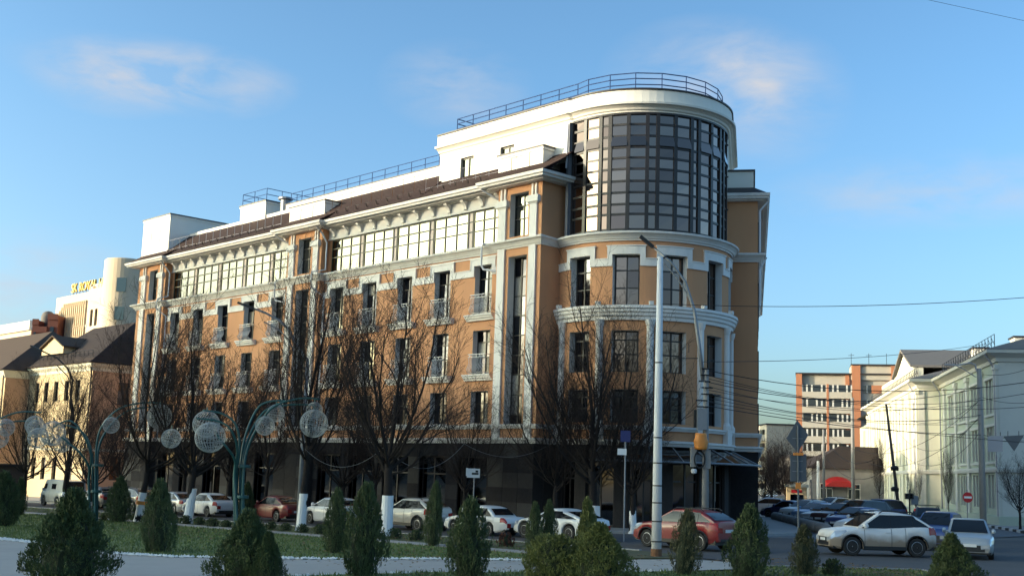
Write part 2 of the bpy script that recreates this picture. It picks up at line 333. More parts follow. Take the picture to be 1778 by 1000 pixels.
# white edging stones beside the path and grass
random.seed(5)
def stones(path, n, name, spread=.12):
    mb = MB(); P = [Vector(p) for p in path]; seg = [(P[i+1]-P[i]).length for i in range(len(P)-1)]; T = sum(seg)
    for k in range(n):
        t = random.random()*T; i = 0
        while t > seg[i]: t -= seg[i]; i += 1
        p = P[i]+(P[i+1]-P[i])*(t/seg[i])+Vector((random.gauss(0, spread), random.gauss(0, spread))); z = gz(p.x, p.y)+.05; r = random.uniform(.035, .085)
        vs = [(p.x+r*random.uniform(.8, 1.2)*dx, p.y+r*random.uniform(.8, 1.2)*dy, z+r*.8*dz) for dx, dy, dz in ((1, 0, 0), (0, 1, 0), (-1, 0, 0), (0, -1, 0), (0, 0, 1), (0, 0, -1))]
        mb.add(vs, [(0, 1, 4), (1, 2, 4), (2, 3, 4), (3, 0, 4), (1, 0, 5), (2, 1, 5), (3, 2, 5), (0, 3, 5)])
    o = mb.build(name, M['pebble'], fix=False); o['kind'] = 'stuff'; return o
o = stones(far_edge[1:], 1300, 'edging_pebbles'); tag(o, 'white pebbles edging the lawn along the grey path', 'pebbles')
o = stones(near_edge[:7], 160, 'edging_pebbles'); tag(o, 'white pebbles on the near side of the path', 'pebbles')
def grass(poly, n, name, h=(.05, .12)):
    mb = MB(); xs = [p[0] for p in poly]; ys = [p[1] for p in poly]
    def inside(x, y):
        c = False; j = len(poly)-1
        for i in range(len(poly)):
            if (poly[i][1] > y) != (poly[j][1] > y) and x < (poly[j][0]-poly[i][0])*(y-poly[i][1])/(poly[j][1]-poly[i][1])+poly[i][0]: c = not c
            j = i
        return c
    k = 0
    while k < n:
        x, y = random.uniform(min(xs), max(xs)), random.uniform(min(ys), max(ys))
        if not inside(x, y): continue
        k += 1; z = gz(x, y)+.055; a = random.random()*6.28; hh = random.uniform(*h); w = random.uniform(.012, .03)
        lx, ly = random.gauss(0, .03), random.gauss(0, .03)
        mb.add([(x-w*cos(a), y-w*sin(a), z), (x+w*cos(a), y+w*sin(a), z), (x+lx, y+ly, z+hh)], [(0, 1, 2)])
    o = mb.build(name, M['blade'], fix=False); o['kind'] = 'stuff'; return o
o = grass([p for p in far_edge[1:]]+[(-28.6, -16.4), (-75, -16.4), (-75, -28)], 26000, 'grass'); tag(o, 'short green grass of the lawn behind the path', 'grass')
o = grass(near_edge[:6]+[(-20, -30), (-18, -22), (-22, -16)], 6000, 'grass'); tag(o, 'short grass at the near edge of the path', 'grass')
o = grass([tuple(p.xy) for p in vr]+[(-15.5, -12), (-18, -22), (-22, -16)], 5000, 'grass', (.03, .09)); tag(o, 'sparse dry grass on the verge beside the junction', 'grass')
o = grass([(-90, -15.2), (-28.5, -15.2), (-31, -11.5), (-90, -11.5)], 7000, 'grass', (.03, .09)); tag(o, 'sparse grass under the whitewashed street trees', 'grass')

M['leaf'] = mat('fallen leaves', (.17, .10, .045), .9, var=.5, scale=4)
def litter(regions, n):
    mb = MB()
    for k in range(n):
        x0, x1, y0, y1 = random.choice(regions); x, y = random.uniform(x0, x1), random.uniform(y0, y1); z = gz(x, y)+.14; a = random.random()*6.28; r = random.uniform(.03, .07)
        mb.add([(x+r*cos(a), y+r*sin(a), z+random.uniform(-.02, .03)), (x-r*sin(a), y+r*cos(a), z), (x-r*cos(a), y-r*sin(a), z+.01), (x+r*sin(a), y-r*cos(a), z+random.uniform(-.01, .03))], [(0, 1, 2, 3)])
    o = mb.build('fallen_leaves', M['leaf'], fix=False); o['kind'] = 'stuff'; return o
o = litter([(-75, -30, -16.2, -11.6), (-60, -30, -22, -16.4), (-36, -24, -26, -14), (-25, -17, -14, -10)], 2200); tag(o, 'scattered brown fallen leaves on the lawn and verge', 'leaves')
# ================================================================== corner building
CB = thing('corner_building', 'ochre five storey corner building with white trim, brown roof and round glazed tower', 'building', (-47, 0, 0), world=True)
YP = -.4                                          # face of the piers; bays lie on y = 0
PIERS = {'P1': (-96.9, -92.1), 'P2': (-73.58, -69.3), 'P3': (-51.13, -47.46)}
BAYS = {'B': (-92.1, -73.58), 'A': (-69.3, -51.13)}
KC = Vector((-41.1, 11.4, 0)); KIN = KC-SN*1.75                                        # corner of the plain end pier
ARC0, ARC1 = -108.7, 52.0; RT = 5.3
def fplane(y): return lambda u, z, d: (u, y+d, z)
def ftower(R): return lambda u, z, d: (TC.x+(R-d)*cos(radians(u)), TC.y+(R-d)*sin(radians(u)), z)
def fline(o, dirv, nrm): return lambda u, z, d: (o.x+dirv.x*u-nrm.x*d, o.y+dirv.y*u-nrm.y*d, z)
def fbox(mb, F, u0, u1, z0, z1, d0, d1, n=1):
    for i in range(n):
        a, b = u0+(u1-u0)*i/n, u0+(u1-u0)*(i+1)/n
        mb.hexa([F(a, z0, d0), F(b, z0, d0), F(b, z0, d1), F(a, z0, d1), F(a, z1, d0), F(b, z1, d0), F(b, z1, d1), F(a, z1, d1)])
def grid_wall(mb, F, u0, u1, z0, z1, ops, step=1e9):
    us = {u0, u1}; zs = {z0, z1}
    for a, b, c, d in ops: us |= {a, b}; zs |= {c, d}
    us = sorted(us); zs = sorted(zs); U = []
    for a, b in zip(us, us[1:]):
        k = max(1, int(math.ceil((b-a)/step))); U += [a+(b-a)*i/k for i in range(k)]
    U.append(us[-1])
    for a, b in zip(U, U[1:]):
        for c, d in zip(zs, zs[1:]):
            um, zm = (a+b)/2, (c+d)/2
            if any(o[0] < um < o[1] and o[2] < zm < o[3] for o in ops): continue
            mb.quad(F(a, c, 0), F(b, c, 0), F(b, d, 0), F(a, d, 0))
random.seed(11)
def window(parent, F, u0, u1, z0, z1, depth, cols, rows, gm, fm, fw=.06, name='window', rev=True, k=1.0, skip=(), pm=None, rm=None):
    # cols, rows: relative splits; k converts metres to u units
    mb = MB(); mb.cm = 0
    if rev:
        e = depth+.1
        mb.quad(F(u0, z0, 0), F(u0, z0, e), F(u0, z1, e), F(u0, z1, 0)); mb.quad(F(u1, z0, 0), F(u1, z1, 0), F(u1, z1, e), F(u1, z0, e))
        mb.quad(F(u0, z1, 0), F(u0, z1, e), F(u1, z1, e), F(u1, z1, 0)); mb.quad(F(u0, z0, 0), F(u1, z0, 0), F(u1, z0, e), F(u0, z0, e))
    mb.cm = 1; w = fw*k
    us = [u0+(u1-u0)*sum(cols[:i])/sum(cols) for i in range(len(cols)+1)]; zs = [z0+(z1-z0)*sum(rows[:i])/sum(rows) for i in range(len(rows)+1)]
    for i, u in enumerate(us):
        a, b = (u, u+w) if i == 0 else ((u-w, u) if i == len(us)-1 else (u-w/2, u+w/2)); fbox(mb, F, a, b, z0, z1, depth-.05, depth+.05)
    for i, z in enumerate(zs):
        a, b = (z, z+fw) if i == 0 else ((z-fw, z) if i == len(zs)-1 else (z-fw/2, z+fw/2)); fbox(mb, F, u0, u1, a+.001, b-.001, depth-.045, depth+.045)
    wo = mb.build(name, [rm or M['reveal'], fm], parent)
    for i in range(len(cols)):
        for j in range(len(rows)):
            if (i, j) in skip: continue
            t = [random.gauss(0, .003) for _ in range(4)]
            p = MB(); p.quad(F(us[i], zs[j], depth+t[0]), F(us[i+1], zs[j], depth+t[1]), F(us[i+1], zs[j+1], depth+t[2]), F(us[i], zs[j+1], depth+t[3]))
            p.build('pane', (pm[(i, j)] if pm and (i, j) in pm else (random.choice(DG) if gm is M['dglass'] else random.choice(TG) if gm is M['mirror_t'] else gm)), wo)
    return wo
# opaque body behind the facades
core = [(-96.3, .55), (-48.2, .55), (-47.6, 2.6)]+[tp(a, 4.4) for a in (-80, -50, -20, 10, 32)]+[tuple((KC-SN*2.2+SD*.7).xy), tuple((KC-SN*.6+SD*.7).xy), tuple((KC-SN*.6+SD*26).xy), tuple((KC-SN*13+SD*26).xy), (-66, 10.6), (-96.3, 10.6)]
mb = MB(); mb.prism(core, -2.5, 19.3); mb.build('core_wall', M['ochre'], CB)
FACE = {}
# --- bays
ROW = [(12.05, 15.0), (8.5, 11.1), (5.62, 7.5)]
railmb = MB()
def make_rail():
    mb = MB(); w = .76
    mb.box(-w, w, -.36, -.31, 1.13, 1.17); mb.box(-w, w, -.36, -.31, .98, 1.01); mb.box(-w, w, -.30, -.26, .05, .08)
    for sx in (-1, 1):
        mb.box(sx*w-.02, sx*w+.02, -.32, .0, 1.13, 1.165); mb.box(sx*w-.02, sx*w+.02, -.28, .0, .05, .08)
    pr = [(-.335, .99), (-.30, .80), (-.28, .65), (-.36, .45), (-.44, .28), (-.40, .14), (-.28, .06)]
    for i in range(12):
        x = -w+.04+i*(2*w-.08)/11; mb.tube([(x, a, b) for a, b in pr], .024, 4, cap=False)
    for i in range(5):
        x = -w+.15+i*.3; mb.box(x-.015, x+.015, -.35, -.32, 1.0, 1.14)
    return mb.mesh('railing', M['iron'])
RAILME = make_rail()
def ledge(parent, xc, z, w=1.22):
    mb = MB(); mb.sweep([(xc-w, 0), (xc+w, 0)], [(-.02, z), (.42, z), (.42, z-.09), (.34, z-.11), (.32, z-.22), (.22, z-.25), (.2, z-.36), (-.02, z-.38)])
    return mb.build('window_ledge', M['white'], parent)
for bn, (b0, b1) in BAYS.items():
    F = fplane(0.0)
    if bn == 'A': wc = [-67.66, -63.92, -60.15, -56.43, -52.66]
    else: wc = [-90.62, -86.74, -82.9, -79.04, -75.14]
    ops = []
    for x in wc:
        for (a, b) in ROW: ops.append((x-.76, x+.76, a, b))
    mb = MB(); grid_wall(mb, F, b0, b1, 4.9, 15.75, ops); mb.build('bay_wall', M['ochre'], CB)
    for i, x in enumerate(wc):
        for r, (a, b) in enumerate(ROW):
            wo = window(CB, F, x-.76, x+.76, a, b, .42, [1, 1], [1.15, 1.0, .75] if r < 2 else [1, .6], M['mirror'] if (bn == 'A' and (r, i) in ((0, 0), (1, 0), (1, 1))) or (bn == 'B' and (r, i) in ((0, 4), (1, 3), (1, 4))) else M['dglass'], M['frame'])
            if r < 2:
                ro = mobj('railing', RAILME, CB); ro.location = (x, 0, a+.0)
                lg = ledge(CB, x, a-.03)
            else:
                mb = MB(); mb.box(x-.95, x+.95, -.12, .05, a-.14, a-.02); mb.build('window_ledge', M['white'], CB)
        # stepped white surround over the top storey windows
        mb = MB()
        for u0, u1, c, d in ((x-1.07, x+1.07, 15.0, 15.37), (x-1.07, x-.78, 14.36, 15.0), (x+.78, x+1.07, 14.36, 15.0)): fbox(mb, F, u0, u1, c, d, -.09, .02)
        fbox(mb, F, x-1.13, x+1.13, 15.37, 15.43, -.13, .02)
        for sx in (-1, 1): fbox(mb, F, min(x+sx*1.07, x+sx*1.13), max(x+sx*1.07, x+sx*1.13), 14.80, 15.36, -.127, .02)
        mb.build('window_surround', M['white'], CB)
        # lower two floors: narrow recessed ochre panel edges
    xs = [b0]+wc+[b1]
    for i in range(len(xs)-1):
        u0 = xs[i]+(1.13 if i > 0 else .0); u1 = xs[i+1]-(1.13 if i < len(xs)-2 else .0)
        if u1-u0 < .15: continue
        mb = MB(); fbox(mb, F, u0-.06, u1+.06, 14.36, 14.74, -.088, .02); fbox(mb, F, u0, u1, 14.74, 14.80, -.125, .02); mb.build('string_band', M['white'], CB)
    # fifth storey ribbon window
    if bn == 'A': gr = [(-68.95, -65.67), (-65.21, -61.99), (-61.56, -58.25), (-57.79, -54.52), (-54.04, -51.25)]
    else: gr = [(-91.75, -88.43), (-87.95, -84.6), (-84.1, -80.83), (-80.35, -77.0), (-76.5, -73.7)]
    F5 = fplane(.30)
    for gi, (a, b) in enumerate(gr):
        nc = 3 if gi < 4 else 3
        window(CB, F5, a, b, 16.22, 18.5, 0, [1]*nc, [1.0, .62, .62], M['mirror'], M['frame_ol'], fw=.075, rev=False)
        if gi < 4:
            c = gr[gi+1][0]; window(CB, F5, b+.003, c-.003, 16.22, 18.5, -.02, [1], [1.0, .62, .62], M['pinkpanel'], M['frame'], fw=.06, rev=False, name='mullion_panel')
    mb = MB(); mb.box(b0, gr[0][0], .24, .5, 16.0, 18.6); mb.box(gr[-1][1], b1, .24, .5, 16.0, 18.6); mb.build('jamb_wall', M['ochre'], CB)
    mb = MB(); mb.box(b0, b1, .16, .5, 18.5, 19.45); mb.box(b0, b1, .10, .16, 18.5, 18.58); mb.box(b0, b1, -.05, .16, 19.22, 19.4); mb.build('frieze', M['frieze'], CB)
    n = 11; x = b0+.75; k = 0
    while x < b1-.2:
        mb = MB(); mb.sweep([(0, 0), (0, .001)], [(0, 0)]*3) if False else None
        pr = [(.16, 18.66), (.02, 18.68), (.0, 18.85), (-.1, 19.0), (-.28, 19.12), (-.30, 19.22), (.16, 19.22)]
        vs = [(x-.13, p, q) for p, q in pr]+[(x+.13, p, q) for p, q in pr]; m_ = len(pr)
        mb.add(vs, [tuple(range(m_)), tuple(range(2*m_-1, m_-1, -1))]+[(i, m_+i, m_+(i+1) % m_, (i+1) % m_) for i in range(m_)])
        mb.build('corbel', M['white'], CB); x += 1.545
# --- piers
PX = {'P1': (-96.2, -95.45, -94.95, -93.55, -93.1, -92.45), 'P2': (-73.25, -72.6, -72.2, -70.62, -70.2, -69.6), 'P3': (-50.96, -50.36, -50.1, -48.58, -48.35, -47.78)}
for pn, (p0, p1) in PIERS.items():
    F = fplane(YP); a0, a1, w0, w1, c0, c1 = PX[pn]
    ops = [(w0, w1, 4.95, 15.15), (w0, w1, 16.3, 18.85)]
    mb = MB(); grid_wall(mb, F, p0, p1, 4.7, 19.3, ops)
    mb.quad((p0, YP, 4.7), (p0, YP, 19.3), (p0, .3, 19.3), (p0, .3, 4.7))
    yr = .3 if pn != 'P3' else 2.6
    mb.quad((p1, YP, 4.7), (p1, yr, 4.7), (p1, yr, 19.3), (p1, YP, 19.3)); mb.build('pier_wall', M['ochre'], CB)
    window(CB, F, w0, w1, 4.95, 15.15, .55, [.8, 1.2] if pn == 'P3' else [1, 1], [1]*9, M['mirror'] if pn != 'P3' else M['dglass'], M['frame'], fw=.07)
    window(CB, F, w0, w1, 16.3, 18.85, .45, [1, 1], [1.3, .9, .8], M['mirror'], M['frame'], fw=.07)
    for (s0, s1) in ((a0, a1), (c0, c1)):
        mb = MB(); mb.box(s0, s1, YP-.12, YP+.02, 4.75, 15.62); mb.box(s0, s1, YP-.12, YP+.02, 16.06, 18.1); mb.build('pilaster', M['white'], CB)
        mb = MB(); mb.box(s0-.2, s1+.2, YP-.26, YP+.02, 18.12, 18.42); mb.box(s0-.14, s1+.14, YP-.2, YP+.02, 18.42, 18.52); mb.box(s0-.1, s1+.1, YP-.16, YP+.02, 18.03, 18.12); mb.build('capital', M['white'], CB)
        for t in (.16, .66):
            xx = s0+(s1-s0)*t; mb = MB(); mb.box(xx, xx+.14, YP-.1, YP+.02, 18.52, 19.25); mb.build('capital_strip', M['white'], CB)
# --- tower, lower storeys
def arcpath(R, a0, a1, n=40): return [tp(a0+(a1-a0)*i/n, R) for i in range(n+1)]
FT = ftower(RT); KT = degrees(1/RT)
tops = []; TW = [(-95.5, -80), (-65.4, -49.2), (-36, -20.2), (-4.3, 11.5), (24, 38)]
for a, b in TW: tops += [(a, b, 12.05, 14.85), (a, b, 8.4, 10.66), (a, b, 5.68, 7.46)]
mb = MB(); grid_wall(mb, FT, ARC0, ARC1, 4.7, 15.75, tops, 4); mb.build('tower_wall', M['ochre'], CB)
for i, (a, b) in enumerate(TW):
    for r, (c, d) in enumerate(((12.05, 14.85), (8.4, 10.66), (5.68, 7.46))):
        window(CB, FT, a, b, c, d, .45, [1, 1], [1, 1, .85] if r == 0 else [1, .8, .5], M['mirror_t'] if i in (1, 2, 3) and r < 2 else M['dglass'], M['frame'], fw=.085, k=KT, skip=())
    m = (a+b)/2; w = (b-a)/2; mb = MB(); g = 3.3
    for u0, u1, c, d in ((m-w-g, m+w+g, 14.85, 15.3), (m-w-g, m-w-.1, 14.2, 14.85), (m+w+.1, m+w+g, 14.2, 14.85)): fbox(mb, FT, u0, u1, c, d, -.09, .02, 4)
    fbox(mb, FT, m-w-g-.5, m+w+g+.5, 15.3, 15.36, -.13, .02, 4); mb.build('window_surround', M['white'], CB)
ed = [ARC0]+[x for t in TW for x in t]+[ARC1]
for i in range(0, len(ed), 2):
    u0 = ed[i]+(3.3 if i else 0); u1 = ed[i+1]-(3.3 if i+2 < len(ed) else 0)
    if u1-u0 < 1: continue
    mb = MB(); fbox(mb, FT, u0-.3, u1+.3, 14.2, 14.58, -.087, .02, 3); fbox(mb, FT, u0, u1, 14.58, 14.64, -.125, .02, 3); mb.build('string_band', M['white'], CB)
for a in (-102.2, -72.8, -42.6, -10.1, 17.6, 45):
    x, y = tp(a, RT+.04); mb = MB(); mb.lathe([(.30, 5.55), (.30, 5.75), (.24, 5.85), (.20, 5.95), (.2, 10.85), (.24, 10.95), (.28, 11.1), (.3, 11.25)], 14, (x, y, 0)); mb.build('half_column', M['white'], CB, smooth=False)
    mb = MB(); fbox(mb, FT, a-3.6, a+3.6, 4.72, 5.55, -.3, .02, 2); mb.build('column_pedestal', M['white'], CB)
    mb = MB(); fbox(mb, FT, a-1.2, a+1.2, 12.02, 12.22, -.45, -.2); mb.build('ledge_light', M['white'], CB)
mb = MB(); mb.sweep(arcpath(RT, ARC0, ARC1), [(-.02, 12.0), (.42, 12.0), (.44, 11.85), (.36, 11.8), (.36, 11.66), (.28, 11.6), (.26, 11.45), (.16, 11.4), (.14, 11.22), (-.02, 11.2)]); mb.build('tower_ledge', M['white'], CB)
# --- plain end pier on the side street
FE = fline(KIN, SN, -SD); wE = (KC-KIN).length
mb = MB(); grid_wall(mb, FE, -.4, wE, 4.7, 19.3, []); FS = fline(KC, SD, SN); grid_wall(mb, FS, 0, 26, 4.7, 19.3, []); mb.build('end_pier_wall', M['ochre'], CB)
for u in (4, 8.2, 12.4, 16.6, 20.8):
    for (c, d) in ((12.05, 14.85), (8.4, 10.66), (5.68, 7.46), (16.6, 18.7)): window(CB, FS, u-.8, u+.8, c, d, -.03, [1, 1], [1, .7], M['dglass'], M['frame'], fw=.085, rev=False)
# --- horizontal mouldings following the whole street front
front = [(-96.9, 3), (-96.9, YP), (-92.1, YP), (-92.1, 0), (-73.58, 0), (-73.58, YP), (-69.3, YP), (-69.3, 0), (-51.13, 0), (-51.13, YP), (-47.46, YP), (-47.46, 1.22)]
rear = [tuple(KC.xy), tuple((KC+SD*26).xy)]
full = front+arcpath(RT, ARC0+.3, ARC1-.6, 44)+rear
mb = MB(); mb.sweep(full, [(-.02, 15.60), (.10, 15.60), (.12, 15.68), (.18, 15.70), (.24, 15.80), (.36, 15.92), (.46, 15.96), (.48, 16.05), (.40, 16.09), (-.02, 16.13)]); mb.build('main_cornice', M['white'], CB)
mb = MB(); mb.sweep(front[3:5], [(-.02, 15.43), (.05, 15.43), (.05, 15.5), (-.02, 15.52)]); mb.build('fillet', M['white'], CB)
mb = MB(); mb.sweep(front[7:9], [(-.02, 15.45), (.05, 15.45), (.05, 15.52), (-.02, 15.54)]); mb.build('fillet', M['white'], CB)
mb = MB(); mb.sweep(full, [(-.02, 5.28), (.14, 5.28), (.2, 5.40), (.24, 5.42), (.24, 5.5), (-.02, 5.54)]); mb.build('lower_cornice', M['white'], CB)
mb = MB(); mb.sweep(full, [(-.02, 4.46), (.2, 4.46), (.26, 4.6), (.32, 4.64), (.32, 4.74), (-.02, 4.78)]); mb.build('plinth_cornice', M['white'], CB)
mb = MB(); mb.sweep(full, [(-.05, 4.75), (.004, 4.75), (.004, 5.3), (-.05, 5.3)]); mb.build('belt_course', M['ochre'], CB)
# --- eaves
EAVE = [(-.02, 19.28), (.50, 19.28), (.52, 19.34), (.82, 19.36), (.86, 19.46), (.96, 19.50), (1.0, 19.66), (.90, 19.68), (-.02, 19.72)]
ef = [(-96.9, 4), (-96.9, YP), (-92.1, YP), (-92.1, -.05), (-73.58, -.05), (-73.58, YP), (-69.3, YP), (-69.3, -.05), (-51.13, -.05), (-51.13, YP), (-47.46, YP), (-47.46, 2.2)]
mb = MB(); mb.sweep(ef, EAVE); mb.build('eaves', M['white'], CB)
mb = MB(); mb.sweep([tuple((KIN-SN*.5).xy), tuple(KC.xy), tuple((KC+SD*26).xy)], [(o*.72, z) for o, z in EAVE]); mb.build('eaves', M['white'], CB)
# --- roof slope: overlapping tile courses
def course_roof(name, x0, x1, y0, z0, y1, z1, n):
    mb = MB(); dy, dz = (y1-y0)/n, (z1-z0)/n
    for i in range(n):
        ya, za = y0+dy*i, z0+dz*i; yb, zb = ya+dy*1.08, za+dz*1.08
        k = max(1, int((x1-x0)/1.2))
        for j in range(k):
            xa, xb = x0+(x1-x0)*j/k, x0+(x1-x0)*(j+1)/k-.012; t = .045
            mb.hexa([(xa, ya, za-.05), (xb, ya, za-.05), (xb, yb, zb-.06), (xa, yb, zb-.06), (xa, ya, za+t), (xb, ya, za+t), (xb, yb, zb), (xa, yb, zb)])
    return mb.build(name, M['tile'], CB)
course_roof('roof_tiles', -97.6, -58.3, -.9, 19.66, 2.2, 22.1, 14)
course_roof('roof_tiles', -58.3, -46.6, -.9, 19.66, 1.15, 21.2, 10)
for nm, x0, x1 in (('P1', -97.7, -91.3), ('P2', -74.4, -68.5), ('P3', -51.95, -46.5)): course_roof('pier_roof', x0, x1, -1.3, 19.67, .35, 20.62, 7)
# flat roof, parapets, upper block
mb = MB(); mb.prism([(-97, 2.32), (-58, 2.32), (-58, 10.6), (-97, 10.6)], 19.3, 22.3); mb.build('roof_slab', M['cap'], CB)
mb = MB(); mb.box(-97, -58.3, 2.1, 2.5, 21.95, 22.3); mb.box(-78.2, -58.3, 2.1, 2.5, 22.3, 22.7); mb.build('parapet', M['cream'], CB)
mb = MB(); mb.box(-78.3, -58.3, 2.04, 2.56, 22.7, 22.76); mb.build('parapet_cap', M['cap'], CB)
def roofbox(name, x0, x1, y0, y1, z0, z1, panel=True):
    mb = MB(); mb.box(x0, x1, y0, y1, z0, z1); w = mb.build(name, M['cream'], CB)
    mb = MB(); mb.box(x0-.1, x1+.1, y0-.1, y1+.1, z1, z1+.1); mb.build('coping', M['cap'], w)
    mb = MB(); mb.box(x0-.06, x1+.06, y0-.06, y1+.06, z1-.16, z1-.001); mb.build('fascia', M['cream'], w)
    mb = MB(); mb.box(x0-.05, x1+.04, y0-.05, y0, z0+.0, z0+.14); mb.build('flashing', M['rust'], w)
    if panel:
        xm = (x0+x1)/2; zm = (z0+z1)/2; mb = MB(); h = min(.45, (z1-z0)*.3)
        for a, b, c, d in ((xm-.8, xm+.8, zm-h-.06, zm-h), (xm-.8, xm+.8, zm+h, zm+h+.06), (xm-.8, xm-.74, zm-h, zm+h), (xm+.74, xm+.8, zm-h, zm+h)): mb.box(a, b, y0-.05, y0, c, d)
        mb.build('panel_frame', M['cream'], w)
    return w
roofbox('attic_box', -98.1, -93.25, .2, 7.5, 20.4, 23.7)
roofbox('attic_box', -74.6, -70.1, .2, 2.2, 20.2, 21.55)
roofbox('attic_box', -51.9, -48.1, .2, 2.4, 20.3, 21.55)
roofbox('stair_box', -84.8, -81.0, 2.0, 6.5, 21.6, 23.42, False)
# upper block
U0 = -58.55
fy = 1.12
upath = [(U0, 9.5), (U0, fy), (-46.8, fy)]+arcpath(5.05, -99, 35.4, 30)+[tuple((Vector((*tp(35.4, 5.05), 0))+SD*k).xy) for k in (9,)]
mb = MB(); F6 = fplane(fy); grid_wall(mb, F6, U0, -46.8, 20.6, 24.25, [(-56.5, -55.25, 21.05, 22.45), (-52.8, -51.55, 21.05, 22.5)])
mb.quad((U0, fy, 20.6), (U0, 9.5, 20.6), (U0, 9.5, 24.25), (U0, fy, 24.25)); mb.build('upper_wall', M['cream'], CB)
for a, b, d in ((-56.5, -55.25, 22.45), (-52.8, -51.55, 22.5)): window(CB, F6, a, b, 21.05, d, .2, [1, 1], [1], M['mirror'], M['frame_ol'], fw=.09)
uc = [(U0+.5, fy+.5), (-47.3, fy+.5)]+[tp(a, 4.45) for a in (-95, -70, -45, -20, 5, 33)]+[tuple((Vector((*tp(33, 4.45), 0))+SD*9).xy), (U0+.5, 9.4)]
mb = MB(); mb.prism(uc, 15.5, 24.2); mb.build('upper_core', M['cap'], CB)
sp = [tp(35.4, 5.05), tuple((Vector((*tp(35.4, 5.05), 0))+SD*9).xy)]
mb = MB(); mb.sweep(sp, [(-.3, 15.7), (0, 15.7), (0, 24.2), (-.3, 24.2)]); mb.build('upper_wall', M['cream'], CB)
mb = MB(); mb.sweep(upath[1:], [(-.45, 22.9), (.02, 22.9), (.04, 23.05), (.14, 23.1), (.2, 23.2), (.36, 23.3), (.5, 23.34), (.52, 23.46), (.42, 23.5), (.3, 23.54), (.28, 24.18), (-.45, 24.2)]); mb.build('tower_cornice', M['cream'], CB, smooth=False)
mb = MB(); mb.sweep(upath[1:], [(-.5, 24.2), (.36, 24.2), (.36, 24.28), (-.5, 24.32)]); mb.build('tower_cap', M['cap'], CB)
mb = MB(); mb.prism([(U0+.2, fy+.3), (-46.8, fy+.3)]+[tp(a, 4.7) for a in (-95, -60, -30, 0, 33)]+[tuple((Vector((*tp(33, 4.7), 0))+SD*9).xy), (U0+.2, 9.4)], 24.1, 24.26); mb.build('tower_roof', M['cap'], CB)
# curtain wall of the tower
GA = [-101, -88.4, -76.4, -69.7, -57.6, -45.6, -38.9, -27.2, -15.3, -9.2, 2.9, 14.5, 21, 33, 45, 52]
GZ = [16.3, 17.17, 17.74, 18.4, 19.05, 19.74, 20.38, 20.99, 21.63, 22.3, 22.88]
FG = ftower(5.0); KG = degrees(1/5.0)
mb = MB()
for i, a in enumerate(GA): fbox(mb, FG, a-.105*KG, a+.105*KG, 16.12, 22.95, -.08, .08)
for z in GZ:
    for a, b in zip(GA, GA[1:]): fbox(mb, FG, a, b, z-.062, z+.062, -.03, .06)
for a in GA[4::3]:
    for z in GZ[::3]:
        fbox(mb, FG, a-.05*KG, a+.05*KG, z-.04, z+.04, -.14, -.08)
cw = mb.build('curtain_wall', M['frame'], CB)
for i, (a, b) in enumerate(zip(GA, GA[1:])):
    for j, (c, d) in enumerate(zip(GZ, GZ[1:])):
        t = [random.gauss(0, .004) for _ in range(4)]; p = MB()
        if j == 7 and (b-a) > 9:           # open top-hung lights
            p.quad(FG(a+.9, c+.06, -.13), FG(b-.9, c+.06, -.13), FG(b-.9, d-.03, -.04), FG(a+.9, d-.03, -.04)); q = p.build('open_light', M['mirror_t'], cw)
            p = MB(); p.quad(FG(a, c, .05), FG(b, c, .05), FG(b, d, .05), FG(a, d, .05)); p.build('opening', M['frame'], cw)
            continue
        p.quad(FG(a, c, .01+t[0]), FG(b, c, .01+t[1]), FG(b, d, .01+t[2]), FG(a, d, .01+t[3])); p.build('pane', random.choice(TG), cw)
mb = MB(); fbox(mb, FG, -102.4, -101, 16.1, 22.95, -.1, .3); mb.box(-46.98, -46.8, 1.0, 1.3, 16.1, 22.9); mb.build('edge_trim', M['steel'], CB)
mb = MB(); mb.sweep(arcpath(5.1, -101, 52, 36), [(-.1, 22.86), (.02, 22.86), (.02, 22.97), (-.1, 22.97)]); mb.build('head_trim', M['frame'], CB)
# end pier attic
FE2 = fline(KIN-SN*1.0, SN, -SD)
mb = MB(); a, b = KIN-SN*2.0+SD*.25, KC-SN*.25+SD*.25; mb.prism([tuple(a.xy), tuple(b.xy), tuple((b+SD*6).xy), tuple((a+SD*6).xy)], 19.6, 21.2); w = mb.build('attic_box', M['cream'], CB)
mb = MB(); a2, b2 = a-SD*.1, b+SN*.1-SD*.1; mb.prism([tuple(a2.xy), tuple(b2.xy), tuple((b2+SD*6.2).xy), tuple((a2+SD*6.2).xy)], 21.2, 21.3); mb.build('coping', M['cap'], w)
mb = MB(); q = [KIN-SN*1.5-SD*.6, KC+SN*.6-SD*.6, KC+SN*.6+SD*7, KIN-SN*1.5+SD*7]; t = [a-SD*.02, b+SN*.02-SD*.02, b+SN*.02+SD*6.02, a+SD*6.02]
mb.hexa([(v.x, v.y, 19.66) for v in q]+[(v.x, v.y, 20.2) for v in t]); mb.build('skirt_roof', M['cap'], CB)
# dark roof skirt on the right flank of the third pier
mb = MB(); mb.hexa([(-48.2, .1, 19.66), (-46.55, -.9, 19.68), (-46.55, 2.2, 19.68), (-48.2, 2.2, 19.66), (-48.15, .22, 20.35), (-48.03, .22, 20.35), (-48.03, 2.2, 20.35), (-48.15, 2.2, 20.35)]); mb.build('skirt_roof', M['cap'], CB)
M['granite3'] = mat('mid grey granite', (.05, .047, .047), .7, spec=.15, var=.2, scale=5)
